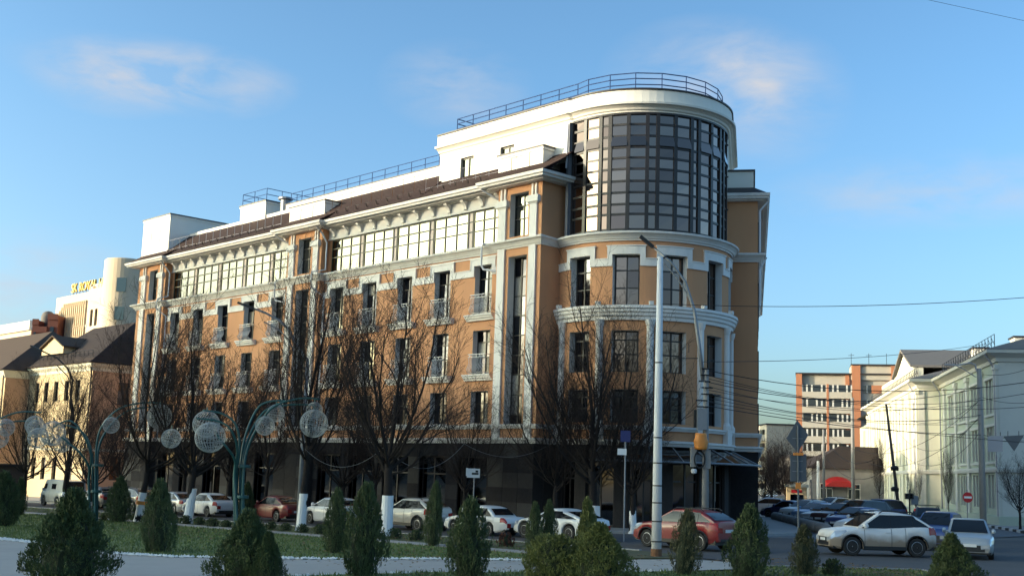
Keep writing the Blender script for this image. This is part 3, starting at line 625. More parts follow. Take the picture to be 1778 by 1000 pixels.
# ground floor: granite plinth with shop glazing between stone piers
gf = [(p[0], p[1]+.0) for p in front]
mb = MB()
for bn, (b0, b1) in BAYS.items():
    mb.box(b0, b1, .28, .5, -2.2, 4.46)
mb.sweep(arcpath(5.0, ARC0, ARC1), [(-.3, -1), (.0, -1), (.0, 4.46), (-.3, 4.46)])
mb.build('shop_backing', M['granite'], CB)
for bn, (b0, b1) in BAYS.items():
    k = 5; w = (b1-b0)/k
    for i in range(k):
        xa, xb = b0+w*i+.55, b0+w*(i+1)-.55
        window(CB, fplane(-.02), xa, xb, .1, 3.7, .25, [1, 1.2], [2.4, 1], M['shopglass'], M['frame'], fw=.09, name='shop_window', rm=M['granite'])
    for i in range(k+1):
        x = b0+w*i; xa, xb = max(b0, x-.55), min(b1, x+.55); mb = MB(); mb.box(xa, xb, -.08, .28, -2.2, 4.455); mb.box(xa-.0, xb+.0, -.14, -.08, -2.2, .35); mb.build('stone_pier', M['granite2'], CB)
    mb = MB(); mb.box(b0, b1, -.05, .24, 3.7, 4.457); mb.box(b0, b1, -.03, .24, -2.2, .1); mb.build('stone_lintel', M['granite'], CB)
for pn, (p0, p1) in PIERS.items():
    mb = MB(); mb.box(p0, p1, YP-.06, .3, -2.2, 4.457)
    if pn == 'P3': mb.box(p1-.3, p1+.02, .3, 2.4, -1, 4.457)
    mb.build('stone_pier', M['granite2'], CB)
for i, (a, b) in enumerate(zip([-104, -84, -58, -32, -6, 20], [-84, -58, -32, -6, 20, 44])):
    window(CB, ftower(5.2), a+4, b-4, .15, 3.6, .12, [1, 1], [2.6, 1], M['shopglass'], M['frame'], fw=.09, k=KT, name='shop_window', rm=M['granite'])
for a in (-84, -58, -32, -6, 20, 44):
    mb = MB(); fbox(mb, FT, a-4, a+4, -.8, 4.455, -.05, .3, 2); mb.build('stone_pier', M['granite2'], CB)
mb = MB(); fbox(mb, FT, ARC0, ARC1, 3.62, 4.456, -.02, .3, 30); mb.build('stone_lintel', M['granite'], CB)
mb = MB(); fbox(mb, FE, -.4, wE+.02, -.8, 4.456, -.03, .3); fbox(mb, FS, 0, 26, -.8, 4.456, -.03, .3); mb.build('stone_pier', M['granite'], CB)
for bn, (b0, b1) in BAYS.items():
    for i in range(6):
        x = b0+(b1-b0)/5*i; xa, xb = max(b0+.02, x-.53), min(b1-.02, x+.53)
        for j in range(5):
            mb = MB(); z0 = .4+j*.81; mb.box(xa, xb, -.115, -.075, z0, z0+.79); mb.build('granite_panel', random.choice((M['granite2'], M['granite'], M['granite3'])), CB)
for pn, (p0, p1) in PIERS.items():
    for i in range(3):
        for j in range(5):
            w = (p1-p0)/3; mb = MB(); z0 = .4+j*.81; mb.box(p0+w*i+.01, p0+w*(i+1)-.01, YP-.1, YP-.055, z0, z0+.79); mb.build('granite_panel', random.choice((M['granite2'], M['granite'], M['granite3'])), CB)
# glass canopy over the corner entrance
cn = MB(); n = 16; R0, R1 = 5.36, 7.0
for i in range(n):
    a, b = -70+i*(110/n), -70+(i+1)*(110/n)
    cn.hexa([(*tp(a, R0), 4.40), (*tp(b, R0), 4.40), (*tp(b, R1), 3.62), (*tp(a, R1), 3.62), (*tp(a, R0), 4.42), (*tp(b, R0), 4.42), (*tp(b, R1), 3.64), (*tp(a, R1), 3.64)])
cno = cn.build('canopy', M['shopglass'], CB)
for i in range(0, n+1, 2):
    a = -70+i*(110/n); mb = MB(); mb.tube([(*tp(a, R0), 4.45), (*tp(a, R1), 3.66)], .035, 6); mb.build('strut', M['steel'], cno)
mb = MB(); mb.tube([(*tp(-70+i*110/24, R1), 3.64) for i in range(25)], .06, 6); mb.build('edge_tube', M['steel'], cno)
# --- downpipes
def pipe(pts, r=.065): mb = MB(); mb.tube(pts, r, 8); return mb.build('downpipe', M['pipe'], CB)
pipe([(-92.0, -1.05, 19.4), (-92.0, -.5, 18.9), (-91.95, -.12, 18.4), (-91.95, -.12, 16.5), (-92.2, -.95, 16.15), (-92.3, -.95, 15.4), (-92.0, -.15, 14.8), (-92.0, -.1, 4.8)])
pipe([(-69.2, -1.05, 19.4), (-69.15, -.5, 18.9), (-69.1, -.12, 18.3), (-69.1, -.12, 16.4), (-69.5, -.98, 16.15), (-69.5, -.98, 15.1), (-69.1, -.12, 14.5), (-69.1, -.1, 4.8)])
for x in (-51.13, -73.58):
    pipe([(x-.9, -1.0, 19.35), (x-.35, -.3, 18.85), (x-.16, -.1, 18.75)])
    pipe([(x-.1, .1, 16.2), (x-1.0, -.62, 16.12), (x-1.05, -.66, 15.9), (x-1.05, -.66, 14.9), (x-.9, -.6, 14.6), (x-.1, -.3, 14.45)])
pipe([(-46.9, 1.0, 22.8), (-46.95, .95, 20.2)], .06)
q = KC+SN*.1-SD*.02
pipe([tuple((KC+SN*.62).xy)+(19.3,), tuple((KC+SN*.12).xy)+(18.7,), tuple((KC+SN*.12).xy)+(16.2,)])
pipe([tuple((KC+SN*.5).xy)+(15.9,), tuple((KC+SN*.12).xy)+(15.2,), tuple((KC+SN*.12).xy)+(12.9,)])
# --- roof railings
def railing(name, path, h, step, m, r=.022, mid=(.45,), closed=False):
    mb = MB(); P = [Vector(p) for p in path]
    for i in range(len(P)-1):
        a, b = P[i], P[i+1]; k = max(1, int(round((b-a).length/step)))
        for j in range(k+(1 if i == len(P)-2 else 0)):
            q = a+(b-a)*j/k; mb.tube([q, q+Vector((0, 0, h))], r*1.1, 4)
        for t in (1.0,)+tuple(mid): mb.tube([a+Vector((0, 0, h*t)), b+Vector((0, 0, h*t))], r, 4)
    return mb.build(name, m, CB)
railing('tower_railing', [(U0+1.0, 5, 24.28), (U0+1.0, fy+.5, 24.28), (-46.8, fy+.5, 24.28)]+[(*tp(a, 4.75), 24.28) for a in (-90, -72, -54, -36, -18, 0, 18, 35.4)]+[(*(Vector((*tp(35.4, 4.75), 0))+SD*6).xy, 24.28)], 1.08, 1.5, M['bluerail'], .034, (.38, .7))
railing('parapet_railing', [(-78, 2.4, 22.76), (-58.7, 2.4, 22.76)], .85, 1.5, M['bluerail'], .028, (.5,))
railing('stair_box_railing', [(-84.7, 6.3, 23.52), (-84.7, 2.1, 23.52), (-81.1, 2.1, 23.52), (-81.1, 6.3, 23.52)], .95, 1.6, M['bluerail'], .028, (.5,))
railing('snow_railing', [(-92.6, -.25, 20.3), (-75.0, -.25, 20.3)], .92, 1.1, M['greyrail'], .02, (.12,))
railing('snow_railing', [(-69.4, .35, 20.75), (-59.0, .35, 20.75)], .95, 1.15, M['rust'], .018, ())
railing('snow_railing', [(-58.4, -.1, 20.4), (-50, -.1, 20.4)], .9, 1.2, M['greyrail'], .014, (.15,))
for x0, x1, yy, zz in ((-92, -75, -.3, 20.2), (-69, -52.5, -.25, 20.25)):
    x = x0
    while x < x1:
        mb = MB(); mb.tube([(x, yy-.1, zz-.05), (x+.15, yy-.2, zz+.14), (x+.55, yy-.2, zz+.14)], .03, 4); mb.tube([(x, yy, zz-.05), (x+.02, yy-.2, zz+.16)], .03, 4); mb.build('snow_guard', M['cap'], CB); x += 1.15
mb = MB(); mb.lathe([(.38, 21.8), (.38, 23.35), (.38, 23.4), (.58, 23.45), (.58, 23.6), (.2, 23.68)], 12, (-79.6, 2.9, 0)); mb.build('flue', M['steel'], CB)
# ================================================================== neighbouring buildings
M['yellow'] = mat('pale yellow render', (.60, .47, .28), .85, var=.06, scale=1, bump=.1, stain=.2, stain_col=(.48, .36, .22))
M['peach_shade'] = mat('peach render', (.48, .30, .18), .85, var=.06, scale=1, stain=.2, stain_col=(.4, .25, .15))  # render for side walls, with their shade put into the colour
M['darkroof'] = mat('dark brown metal roof', (.040, .030, .028), .85, spec=.2, var=.2, scale=2)
M['brownroof'] = mat('brown metal roof', (.085, .060, .046), .85, spec=.2, var=.15, scale=2)
M['hotel'] = mat('cream stone cladding', (.56, .46, .33), .75, var=.08, scale=.3, stain=.25, stain_col=(.47, .37, .26), stain_scale=.12)
M['brick'] = mat('red brick', (.13, .042, .032), .85, var=.2, scale=2)
M['goldletter'] = mat('golden yellow letters', (.80, .50, .06), .4, var=.05)
M['mint'] = mat('pale green render', (.45, .49, .39), .85, var=.05, scale=.8, stain=.2, stain_col=(.33, .38, .33))
M['palewall'] = mat('off white render', (.62, .60, .54), .85, var=.05, scale=.8, stain=.25, stain_col=(.44, .44, .42))
M['creamwhite'] = mat('cream white render', (.66, .64, .52), .85, var=.05, scale=.8, stain=.2, stain_col=(.55, .52, .42))
M['greyroof'] = mat('grey metal roof', (.17, .16, .155), .85, spec=.15, var=.12)
M['panel'] = mat('grey concrete panel', (.44, .40, .34), .85, var=.08, scale=.5, stain=.3, stain_col=(.33, .32, .3))
M['orangebrick'] = mat('orange brick', (.40, .165, .085), .85, var=.12, scale=1)
M['farglass'] = glass('far window glass', (.045, .05, .06), .1)
M['whiteframe'] = mat('white window frame', (.58, .56, .52), .5, var=.04)
def slabroof(name, pts_low, pts_high, m, parent):
    mb = MB(); n = len(pts_low)
    mb.add(list(pts_low)+list(pts_high), [tuple(range(n-1, -1, -1)), tuple(range(n, 2*n))]+[(i, (i+1) % n, n+(i+1) % n, n+i) for i in range(n)])
    return mb.build(name, m, parent)
# ---- shade-casting block across the street, behind and left of the photographer
OB = thing('opposite_block', 'long apartment block across the street behind the photographer', 'building', (-165, -188, 0), world=True)
OBX0, OBX1, OBY, OBH = -229, -88, -180.0, 46.3
mb = MB(); mb.box(OBX0, OBX1, OBY-14, OBY, -3, OBH); mb.build('wall', M['panel'], OB)
mb = MB(); mb.box(OBX0-.2, OBX1+.2, OBY-14.2, OBY+.2, OBH, OBH+.3); mb.build('coping', M['cap'], OB)
for i in range(24):
    for j in range(15):
        mb = MB(); x = OBX0+3+i*5.8; mb.box(x, x+1.8, OBY, OBY+.06, 1.2+j*3, 2.8+j*3); mb.build('window', M['dglass'], OB)
LH = thing('unseen_houses', 'unseen lower row of houses added left of the long block', 'building', (-300, -198, 0), world=True)  # unseen row, added to give the shop windows a dark reflection
mb = MB(); mb.box(-430, -232, -206, -192, -3, 14); mb.build('wall', M['panel'], LH)
mb = MB(); mb.hexa([(-431, -207, 14), (-231.5, -207, 14), (-231.5, -191, 14), (-431, -191, 14), (-425, -200, 17), (-238, -200, 17), (-238, -198, 17), (-425, -198, 17)]); mb.build('roof', M['darkroof'], LH)
# ---- yellow two storey house on the left
YB = thing('yellow_house', 'pale yellow two storey house with hipped dark roof left of the corner building', 'building', (-115, 5, 0), world=True)
YX0, YX1, YY = -122.6, -107.75, 1.0
F = fplane(YY); wx = [-120.4, -118.1, -115.75, -113.3, -110.75]
ops = [(x-.5, x+.5, 8.3, 10.25) for x in wx]+[(x-.5, x+.5, .8, 2.9) for x in (-119.6, -117.2, -114.6, -111.0)]+[(x-.5, x+.5, 4.4, 6.2) for x in (-119.6, -111.0)]
mb = MB(); grid_wall(mb, F, YX0, YX1, -2.5, 11.6, ops); mb.build('wall', M['yellow'], YB)
for o in ops: window(YB, F, *o, .25, [1, 1], [1.6, 1], M['dglass'], M['frame'], fw=.07, rm=M['yellow'])
mb = MB(); F2 = lambda u, z, d: (YX1-d, u, z)
grid_wall(mb, F2, YY, 14, -2.5, 11.6, [(3.6, 4.7, 8.0, 10.1), (3.4, 4.5, 1.0, 3.2)]); mb.build('side_wall', M['peach_shade'], YB)
for o in ((3.6, 4.7, 8.0, 10.1), (3.4, 4.5, 1.0, 3.2)): window(YB, F2, *o, .2, [1, 1], [1.6, 1], M['dglass'], M['frame'], fw=.08, rm=M['peach_shade'])
mb = MB(); mb.box(YX0, YX1-.3, YY+.35, 14, -2.5, 11.5); mb.build('core_wall', M['peach_shade'], YB)
mb = MB(); mb.sweep([(YX0, YY), (YX1, YY), (YX1, 14)], [(-.02, 11.0), (.1, 11.0), (.12, 11.25), (.45, 11.5), (.5, 11.75), (-.02, 11.8)]); mb.build('cornice', M['creamwhite'], YB)
mb = MB(); mb.sweep([(YX0, YY), (YX1, YY), (YX1, 14)], [(-.02, 3.6), (.1, 3.62), (.12, 3.8), (-.02, 3.85)]); mb.build('string_course', M['creamwhite'], YB)
e0, e1 = YX0-.2, YX1+.7
rf = slabroof('roof', [(e0, YY-.7, 11.72), (e1, YY-.7, 11.72), (e1, 15, 11.72), (e0, 15, 11.72)], [(e0, 7.4, 16.6), (e1-6.2, 7.4, 16.6), (e1-6.2, 7.6, 16.6), (e0, 7.6, 16.6)], M['darkroof'], YB)
for i in range(15):
    t = i/15.; mb = MB(); y = YY-.7+8.1*t; z = 11.76+4.88*t; xe = e1-6.2*t; mb.box(e0, xe, y-.02, y+.05, z, z+.035); mb.build('roof_seam', M['brownroof'], rf)
for i in range(15):
    t = i/15.; mb = MB(); z = 11.76+4.88*t; x = e1-6.2*t; y0 = YY-.7+8.1*t; mb.box(x-.05, x+.02, y0, 15-7.4*t, z, z+.035); mb.build('roof_seam', M['darkroof'], rf)
mb = MB()
for i in range(14):
    x = -121+i*.95; mb.tube([(x, YY+.25, 12.5), (x, YY+.25, 13.0)], .03, 4)
for zz in (12.75, 13.0): mb.tube([(-121, YY+.25, zz), (-108.6, YY+.25, zz)], .025, 4)
mb.build('snow_railing', M['black'], rf)
mb = MB(); mb.tube([(YX1+.05, YY-.3, 11.6), (YX1-.02, YY-.12, 10.8), (YX1-.02, YY-.12, 0)], .08, 6); mb.build('downpipe', M['black'], YB)
# dormer
mb = MB(); dx0, dx1, dy = -122.3, -117.0, 1.9
pr = [(dx0, 13.2), (dx1, 13.2), (dx1, 13.9), ((dx0+dx1)/2+.3, 14.9), (dx0, 13.9)]
vs = [(x, dy, z) for x, z in pr]+[(x, 7.0, z) for x, z in pr]; k = len(pr); mb.add(vs, [tuple(range(k)), tuple(range(2*k-1, k-1, -1))]+[(i, k+i, k+(i+1) % k, (i+1) % k) for i in range(k)]); dm = mb.build('dormer', M['yellow'], YB)
mb = MB(); pk = ((dx0+dx1)/2+.3, 14.95)
for (xa, za), (xb, zb) in (((dx1+.35, 13.8), pk), (pk, (dx0-.2, 13.75))):
    mb.hexa([(xa, dy-.3, za), (xb, dy-.3, zb), (xb, 7, zb), (xa, 7, za), (xa, dy-.3, za+.12), (xb, dy-.3, zb+.12), (xb, 7, zb+.12), (xa, 7, za+.12)])
mb.build('dormer_roof', M['brownroof'], dm)
# oval shop sign with yellow lettering shapes
mb = MB(); mb.lathe([(1.0, -.06), (1.0, .06)], 24, (0, 0, 0), 'y'); sg = mb.build('oval_sign', M['creamwhite'], YB); sg.location = (0, 0, 0)
sg.matrix_parent_inverse = WROOT[YB.name]; sg.location = (-116.6, YY-.1, 4.75); sg.scale = (1.55, 1, .62)
for i, x in enumerate([-.8, -.6, -.38, -.12, .1, .33, .55, .78]):
    mb = MB(); mb.box(x-.07, x+.07, -.12, -.06, .1, .62-(i % 3)*.1); mb.build('letter', M['goldletter'], sg)
# projecting wing at the left edge
WX = -122.5
mb = MB(); F3 = lambda u, z, d: (WX-d, u, z); grid_wall(mb, F3, -1.4, 3, -2.5, 11.3, []); mb.build('wing_side_wall', M['peach_shade'], YB)
mb = MB(); F4 = fplane(-1.4); wops = [(-125.4, -124.3, 8, 10), (-128.4, -127.3, 8, 10)]; grid_wall(mb, F4, -150, WX, -2.5, 11.3, wops); mb.build('wing_wall', M['yellow'], YB)
for o in wops: window(YB, F4, *o, .25, [1, 1], [1.6, 1], M['dglass'], M['frame'], fw=.07, rm=M['yellow'])
mb = MB(); mb.sweep([(-150, -1.4), (WX, -1.4), (WX, 3)], [(-.02, 10.7), (.1, 10.7), (.4, 11.2), (.5, 11.45), (-.02, 11.5)]); mb.build('cornice', M['creamwhite'], YB)
slabroof('wing_roof', [(-151, -2.2, 11.42), (WX+.7, -2.2, 11.42), (WX+.7, 12, 11.42), (-151, 12, 11.42)], [(-151, 5.2, 16.4), (WX-5.8, 5.2, 16.4), (WX-5.8, 5.4, 16.4), (-151, 5.4, 16.4)], M['brownroof'], YB)
mb = MB(); mb.tube([(WX-.1, -1.6, 11.2), (WX-.1, -1.5, 0)], .08, 6); mb.build('downpipe', M['black'], YB)
mb = MB(); mb.box(-150, WX-.4, -1.0, 12, -2.5, 11.2); mb.build('core_wall', M['peach_shade'], YB)
# brown kiosk in front of it
KI = thing('kiosk', 'dark brown kiosk at the left edge in front of the yellow house', 'kiosk', (-104.6, -6.0, gz(-104.6, -6)), rotz=0)
mb = MB(); mb.box(-2.5, 2.0, -1.2, 1.3, 0, 3.0); k_ = mb.build('body', M['brownroof'], KI); mb = MB(); mb.box(-2.7, 2.2, -1.5, 1.4, 3.0, 3.2); mb.build('roof', M['darkroof'], KI)
mb = MB(); mb.box(-1.9, 1.2, -1.23, -1.19, 1.0, 2.3); mb.build('window', M['dglass'], KI)
KI.location = (*atD(2, 800, 96).xy, 0); KI.location.z = gz(KI.location.x, KI.location.y)
# ---- hotel far behind
HB = thing('hotel', 'cream stone clad building with round tower and yellow rooftop letters far behind the yellow house', 'building', (-215, 55, 0), world=True)
HY = 50.0
mb = MB(); FH = fplane(HY)
hw = [(-221.3, -219.9, z, z+3.6) for z in (16, 24, 32-4.2)]+[(-218.3, -216.9, z, z+3.6) for z in (16, 24, 32-4.2)]
hw = [(-221.2, -220.0, 20.8, 23.8), (-219.2, -218.0, 20.8, 23.8), (-221.2, -220.0, 28.0, 31.2), (-219.2, -218.0, 28.0, 31.2)]
grid_wall(mb, FH, -237.5, -216.5, -2, 34.8, hw); mb.box(-237.5, -214, HY+.5, HY+14, -2, 34.7); mb.box(-222.6, -214.6, HY+.05, HY+1.2, 34.8, 36.1); mb.build('wall', M['hotel'], HB)
mb = MB(); mb.box(-216.5, -213.6, HY-.0, HY+8, -2, 35.5); mb.build('corner_wall', M['peach_shade'], HB)
for o in hw: window(HB, FH, *o, .4, [1, 1], [1, 1], M['dglass'], M['frame'], fw=.15, rm=M['hotel'])
for z in (20.9, 28.1): window(HB, FH, -215.8, -214.6, z, z+3.2, -.05, [1, 1], [1, 1], M['farglass'], M['frame'], fw=.15, rev=False)
for i in range(16):
    x = -237.0+i*.92; mb = MB(); mb.box(x, x+.25, HY-.35, HY, 14, 33.2+min(0, (i-4)*.6)); mb.build('fin', M['hotel'], HB)
for z in (16, 20, 24, 28): 
    mb = MB(); mb.box(-237, -222.4, HY-.12, HY, z, z+.35); mb.build('spandrel', M['creamwhite'], HB)
ht = atD(212, 560, 200); hR = 3.6
ht = Vector((ht.x, ht.y, 0))
mb = MB(); mb.lathe([(hR, -2), (hR, 36.0), (hR-.15, 36.2), (.1, 36.3)], 36, (ht.x, ht.y, 0)); mb.build('round_tower', M['hotel'], HB, smooth=False)
for py0, py1 in ((483, 507), (533, 556)):
    c = (CAM-ht); c.z = 0; c.normalize(); s_ = Vector((-c.y, c.x, 0)); c = (c*.98-s_*.17).normalized(); s_ = Vector((-c.y, c.x, 0)); z0, z1 = hgt(208, py1, 197), hgt(208, py0, 197)
    mb = MB(); p = ht+c*(hR-.05); mb.obox((p.x, p.y, (z0+z1)/2), s_*.75, c*.12, (0, 0, (z1-z0)/2)); mb.build('window', M['mirror'], HB)
# roof letters
def letters(txt, loc, size, depth, m, parent, rotz=0, tilt=pi/2, spacing=1.0, name='letter'):
    x = 0
    for ch in txt:
        if ch == ' ': x += size*.35; continue
        cu = bpy.data.curves.new('letter', 'FONT'); cu.body = ch; cu.size = size; cu.extrude = depth/2; cu.resolution_u = 3
        t = bpy.data.objects.new('tmp', cu); COL.objects.link(t); bpy.context.view_layer.update()
        me = bpy.data.meshes.new_from_object(t.evaluated_get(bpy.context.evaluated_depsgraph_get())); w = t.dimensions.x
        bpy.data.objects.remove(t); bpy.data.curves.remove(cu)
        mn = min(v.co.x for v in me.vertices) if me.vertices else 0
        me.materials.clear(); me.materials.append(m); o = mobj(name, me, parent)
        o.location = Vector(loc)+Vector((cos(rotz), sin(rotz), 0))*(x-mn); o.rotation_euler = (tilt, 0, rotz); x += (w+size*.09)*spacing
letters('SK ROYAL HOTEL', (-231.0, HY+.2, 35.3), 2.55, .3, M['goldletter'], HB, spacing=.92)
mb = MB()
for i in range(12): mb.tube([(-231+i*1.5, HY+.6, 34.7), (-231+i*1.5, HY+.4, 37)], .06, 4)
mb.build('letter_frame', M['steel'], HB)
# ---- red brick building and pale wall further left
RB = thing('brick_building', 'red brick building with stepped gables at the far left behind roofs', 'building', (-228, 46, 0), world=True)
a = atD(52, 580, 232); b = atD(96, 580, 232)
for (px0, px1, ytop) in ((53, 64, 556), (64, 79, 569), (79, 97, 547)):
    p, q = atD(px0, 600, 232), atD(px1, 600, 232); dv = (q-p); dv.z = 0; zt = hgt((px0+px1)/2, ytop, 232)
    nn = Vector((-dv.y, dv.x, 0)).normalized()*8; mb = MB(); mb.prism([(p.x, p.y), (q.x, q.y), (q.x+nn.x, q.y+nn.y), (p.x+nn.x, p.y+nn.y)], -2, zt); g_ = mb.build('gable', M['brick'], RB)
    mb = MB(); mb.prism([(p.x-nn.x*.03, p.y-nn.y*.03), (q.x-nn.x*.03, q.y-nn.y*.03), (q.x, q.y), (p.x, p.y)], zt-.9, zt+.25); mb.build('coping', M['brick'], g_)
    wm = (p+q)/2; mb = MB(); mb.obox((wm.x-nn.x*.012, wm.y-nn.y*.012, zt-3.2), dv*.18, nn*.012, (0, 0, .9)); mb.build('window', M['farglass'], g_)
p = atD(84, 545, 236); mb = MB(); mb.lathe([(1.3, p.z-3), (1.3, p.z-.6), (1.05, p.z+.1), (.6, p.z+.45), (.1, p.z+.55)], 14, (p.x, p.y, 0)); mb.build('dome', M['greyroof'], RB, smooth=True)
PW = thing('pale_hall', 'long pale cream building with white roof edge at the far left', 'building', (-262, 52, 0), world=True)
FP = fplane(52.0); p0, p1 = atY(-30, 590, 52), atY(54, 573, 52)
mb = MB(); mb.box(p0.x, p1.x, 52, 66, -2, p1.z); mb.build('wall', M['hotel'], PW)
mb = MB(); mb.box(p0.x-.4, p1.x+.4, 51.4, 66, p1.z, p1.z+2.0); mb.build('roof_edge', M['palewall'], PW)
# ---- green and white building across the side street
GE = Vector((RGT*.191+FWD*.982)); GE.z = 0; GE.normalize(); GN = (GE.cross(ZUP))*-1      # along street / towards the street
if GN.dot(RGT) > 0: GN = -GN
GO = V2(37.6, 92); GO.z = 0
GB = thing('green_building', 'pale green and white three storey building with pediment along the side street', 'building', tuple(GO), world=True)
def gplane(off): return lambda u, z, d: tuple((GO+GE*u+GN*(off-d)).xy)+(z,)
EV = 13.3
def gwin(F, u, z0, z1, w, n, gap):
    for i in range(n):
        a = u+(i-(n-1)/2)*(w+gap); yield (a-w/2, a+w/2, z0, z1)
# near section
FA = gplane(0); LA = 27.6; gops = []
gu = [3.2, 9.6, 15.6, 21.2]
for u in gu:
    for z0, z1 in ((1.3, 3.9), (5.0, 7.6), (8.7, 11.3)): gops += list(gwin(FA, u, z0, z1, .95, 3, .35))
mb = MB(); grid_wall(mb, FA, 0, LA, -1, EV, gops); mb.build('wall', M['mint'], GB)
for o in gops: window(GB, FA, *o, .3, [1], [1.7, 1], M['farglass'], M['whiteframe'], fw=.1, rm=M['palewall'])
for u in (0.5, 6.3, 12.6, 18.4, 24.6):
    mb = MB(); fbox(mb, FA, u-.45, u+.45, -.5, 11.9, -.22, .02); fbox(mb, FA, u-.6, u+.6, 11.9, 12.3, -.3, .02); mb.build('pilaster', M['palewall'], GB)
for u in gu:
    for z0 in (4.9, 8.6):
        mb = MB(); fbox(mb, FA, u-2.0, u+2.0, z0-.16, z0, -.16, .02); mb.build('sill', M['palewall'], GB)
        mb = MB(); fbox(mb, FA, u-2.0, u+2.0, z0+2.75, z0+2.95, -.14, .02); mb.build('lintel', M['palewall'], GB)
# near end wall
FN = lambda u, z, d: tuple((GO-GN*u+GE*d).xy)+(z,)
nops = [(4.2, 6.0, 8.6, 11.2), (4.2, 6.0, 4.9, 7.5), (3.0, 3.9, .2, 3.2), (4.4, 5.3, .2, 3.2)]
mb = MB(); grid_wall(mb, FN, 0, 16, -1, EV, nops); mb.build('end_wall', M['palewall'], GB)
for o in nops: window(GB, FN, *o, .2, [1, 1], [1.5, 1], M['farglass'], M['whiteframe'], fw=.1, rm=M['mint'], pm=None)
# pavilion
PO = 2.1; PL0, PL1 = 27.6, 76.0; FV = gplane(PO); pops = []
pu = [30.6+i*5.6 for i in range(8)]
for u in pu:
    for z0, z1 in ((1.3, 3.9), (5.0, 7.6), (8.7, 11.3)): pops += list(gwin(FV, u, z0, z1, .95, 2, .6))
mb = MB(); grid_wall(mb, FV, PL0, PL1, -1, EV, pops); mb.build('pavilion_wall', M['creamwhite'], GB)
for o in pops: window(GB, FV, *o, .3, [1], [1.7, 1], M['mint'] if o[2] < 4 else M['farglass'], M['whiteframe'], fw=.1, rm=M['palewall'])
for u in [27.9, 33.4, 39, 44.6, 50.2, 55.8, 61.4, 67, 72.6, 75.7]:
    mb = MB(); fbox(mb, FV, u-.4, u+.4, -.5, 11.9, -.25, .02); fbox(mb, FV, u-.55, u+.55, 11.9, 12.3, -.33, .02); mb.build('pilaster', M['creamwhite'], GB)
FR = lambda u, z, d: tuple((GO+GE*(PL0+d)+GN*(PO-u)).xy)+(z,)
mb = MB(); grid_wall(mb, FR, 0, PO+.5, -1, EV, []); mb.build('return_wall', M['creamwhite'], GB)
mb = MB(); fbox(mb, FR, .0, .55, -.5, 12.3, -.12, .02); mb.build('quoin', M['palewall'], GB)
# far section
FF = gplane(.3); fops = []
for u in (79, 84.5, 90, 95.5, 101):
    for z0, z1 in ((1.3, 3.9), (5.0, 7.6), (8.7, 11.3)): fops += list(gwin(FF, u, z0, z1, .95, 3, .35))
mb = MB(); grid_wall(mb, FF, PL1, 108, -1, EV-1.2, fops); mb.build('far_wall', M['mint'], GB)
for o in fops: window(GB, FF, *o, .3, [1], [1.7, 1], M['farglass'], M['whiteframe'], fw=.1, rm=M['palewall'])
mb = MB(); c_ = [GO+GE*.6-GN*.6, GO+GE*107-GN*.6, GO+GE*107-GN*15, GO+GE*.6-GN*15]; mb.prism([tuple(p.xy) for p in c_], -1, EV-1.3)
c_ = [GO+GE*28.2+GN*1.5, GO+GE*75.5+GN*1.5, GO+GE*75.5-GN*2, GO+GE*28.2-GN*2]; mb.prism([tuple(p.xy) for p in c_], -1, EV-.4); mb.build('core_wall', M['mint'], GB)
gpath = [GO-GN*16, GO, GO+GE*PL0, GO+GE*PL0+GN*PO, GO+GE*PL1+GN*PO, GO+GE*PL1+GN*.3]
def gsweep(name, prof, m, path=gpath):
    P = [(p.x, p.y) for p in path]
    # outward must be on the right hand of the walking direction
    mb = MB(); mb.sweep(P[::-1], prof); return mb.build(name, m, GB)
gsweep('eaves', [(-.02, 12.5), (.15, 12.5), (.2, 12.8), (.7, 13.05), (.95, 13.1), (1.0, 13.35), (-.02, 13.4)], M['palewall'])
gsweep('string_course', [(-.02, 4.1), (.25, 4.1), (.32, 4.3), (.32, 4.42), (-.02, 4.5)], M['palewall'])
gsweep('plinth', [(-.02, -.5), (.3, -.5), (.3, .75), (-.02, .8)], M['mint'])
roofpts = [GO+GN*1.05-GE*1.05, GO+GE*107+GN*1.05, GO+GE*107-GN*16, GO-GE*1.05-GN*16]; hi = [GO+GE*6-GN*6, GO+GE*100-GN*6, GO+GE*100-GN*9, GO+GE*6-GN*9]
grf = slabroof('roof', [tuple(p.xy)+(13.36,) for p in roofpts], [tuple(p.xy)+(15.8,) for p in hi], M['greyroof'], GB)
roofp2 = [GO+GE*(PL0-1)+GN*(PO+1.0), GO+GE*(PL1+1)+GN*(PO+1.0), GO+GE*(PL1+1)-GN*4, GO+GE*(PL0-1)-GN*4]; hi2 = [GO+GE*(PL0+3)-GN*3, GO+GE*(PL1-3)-GN*3, GO+GE*(PL1-3)-GN*4, GO+GE*(PL0+3)-GN*4]
slabroof('pavilion_roof', [tuple(p.xy)+(13.37,) for p in roofp2], [tuple(p.xy)+(15.2,) for p in hi2], M['greyroof'], GB)
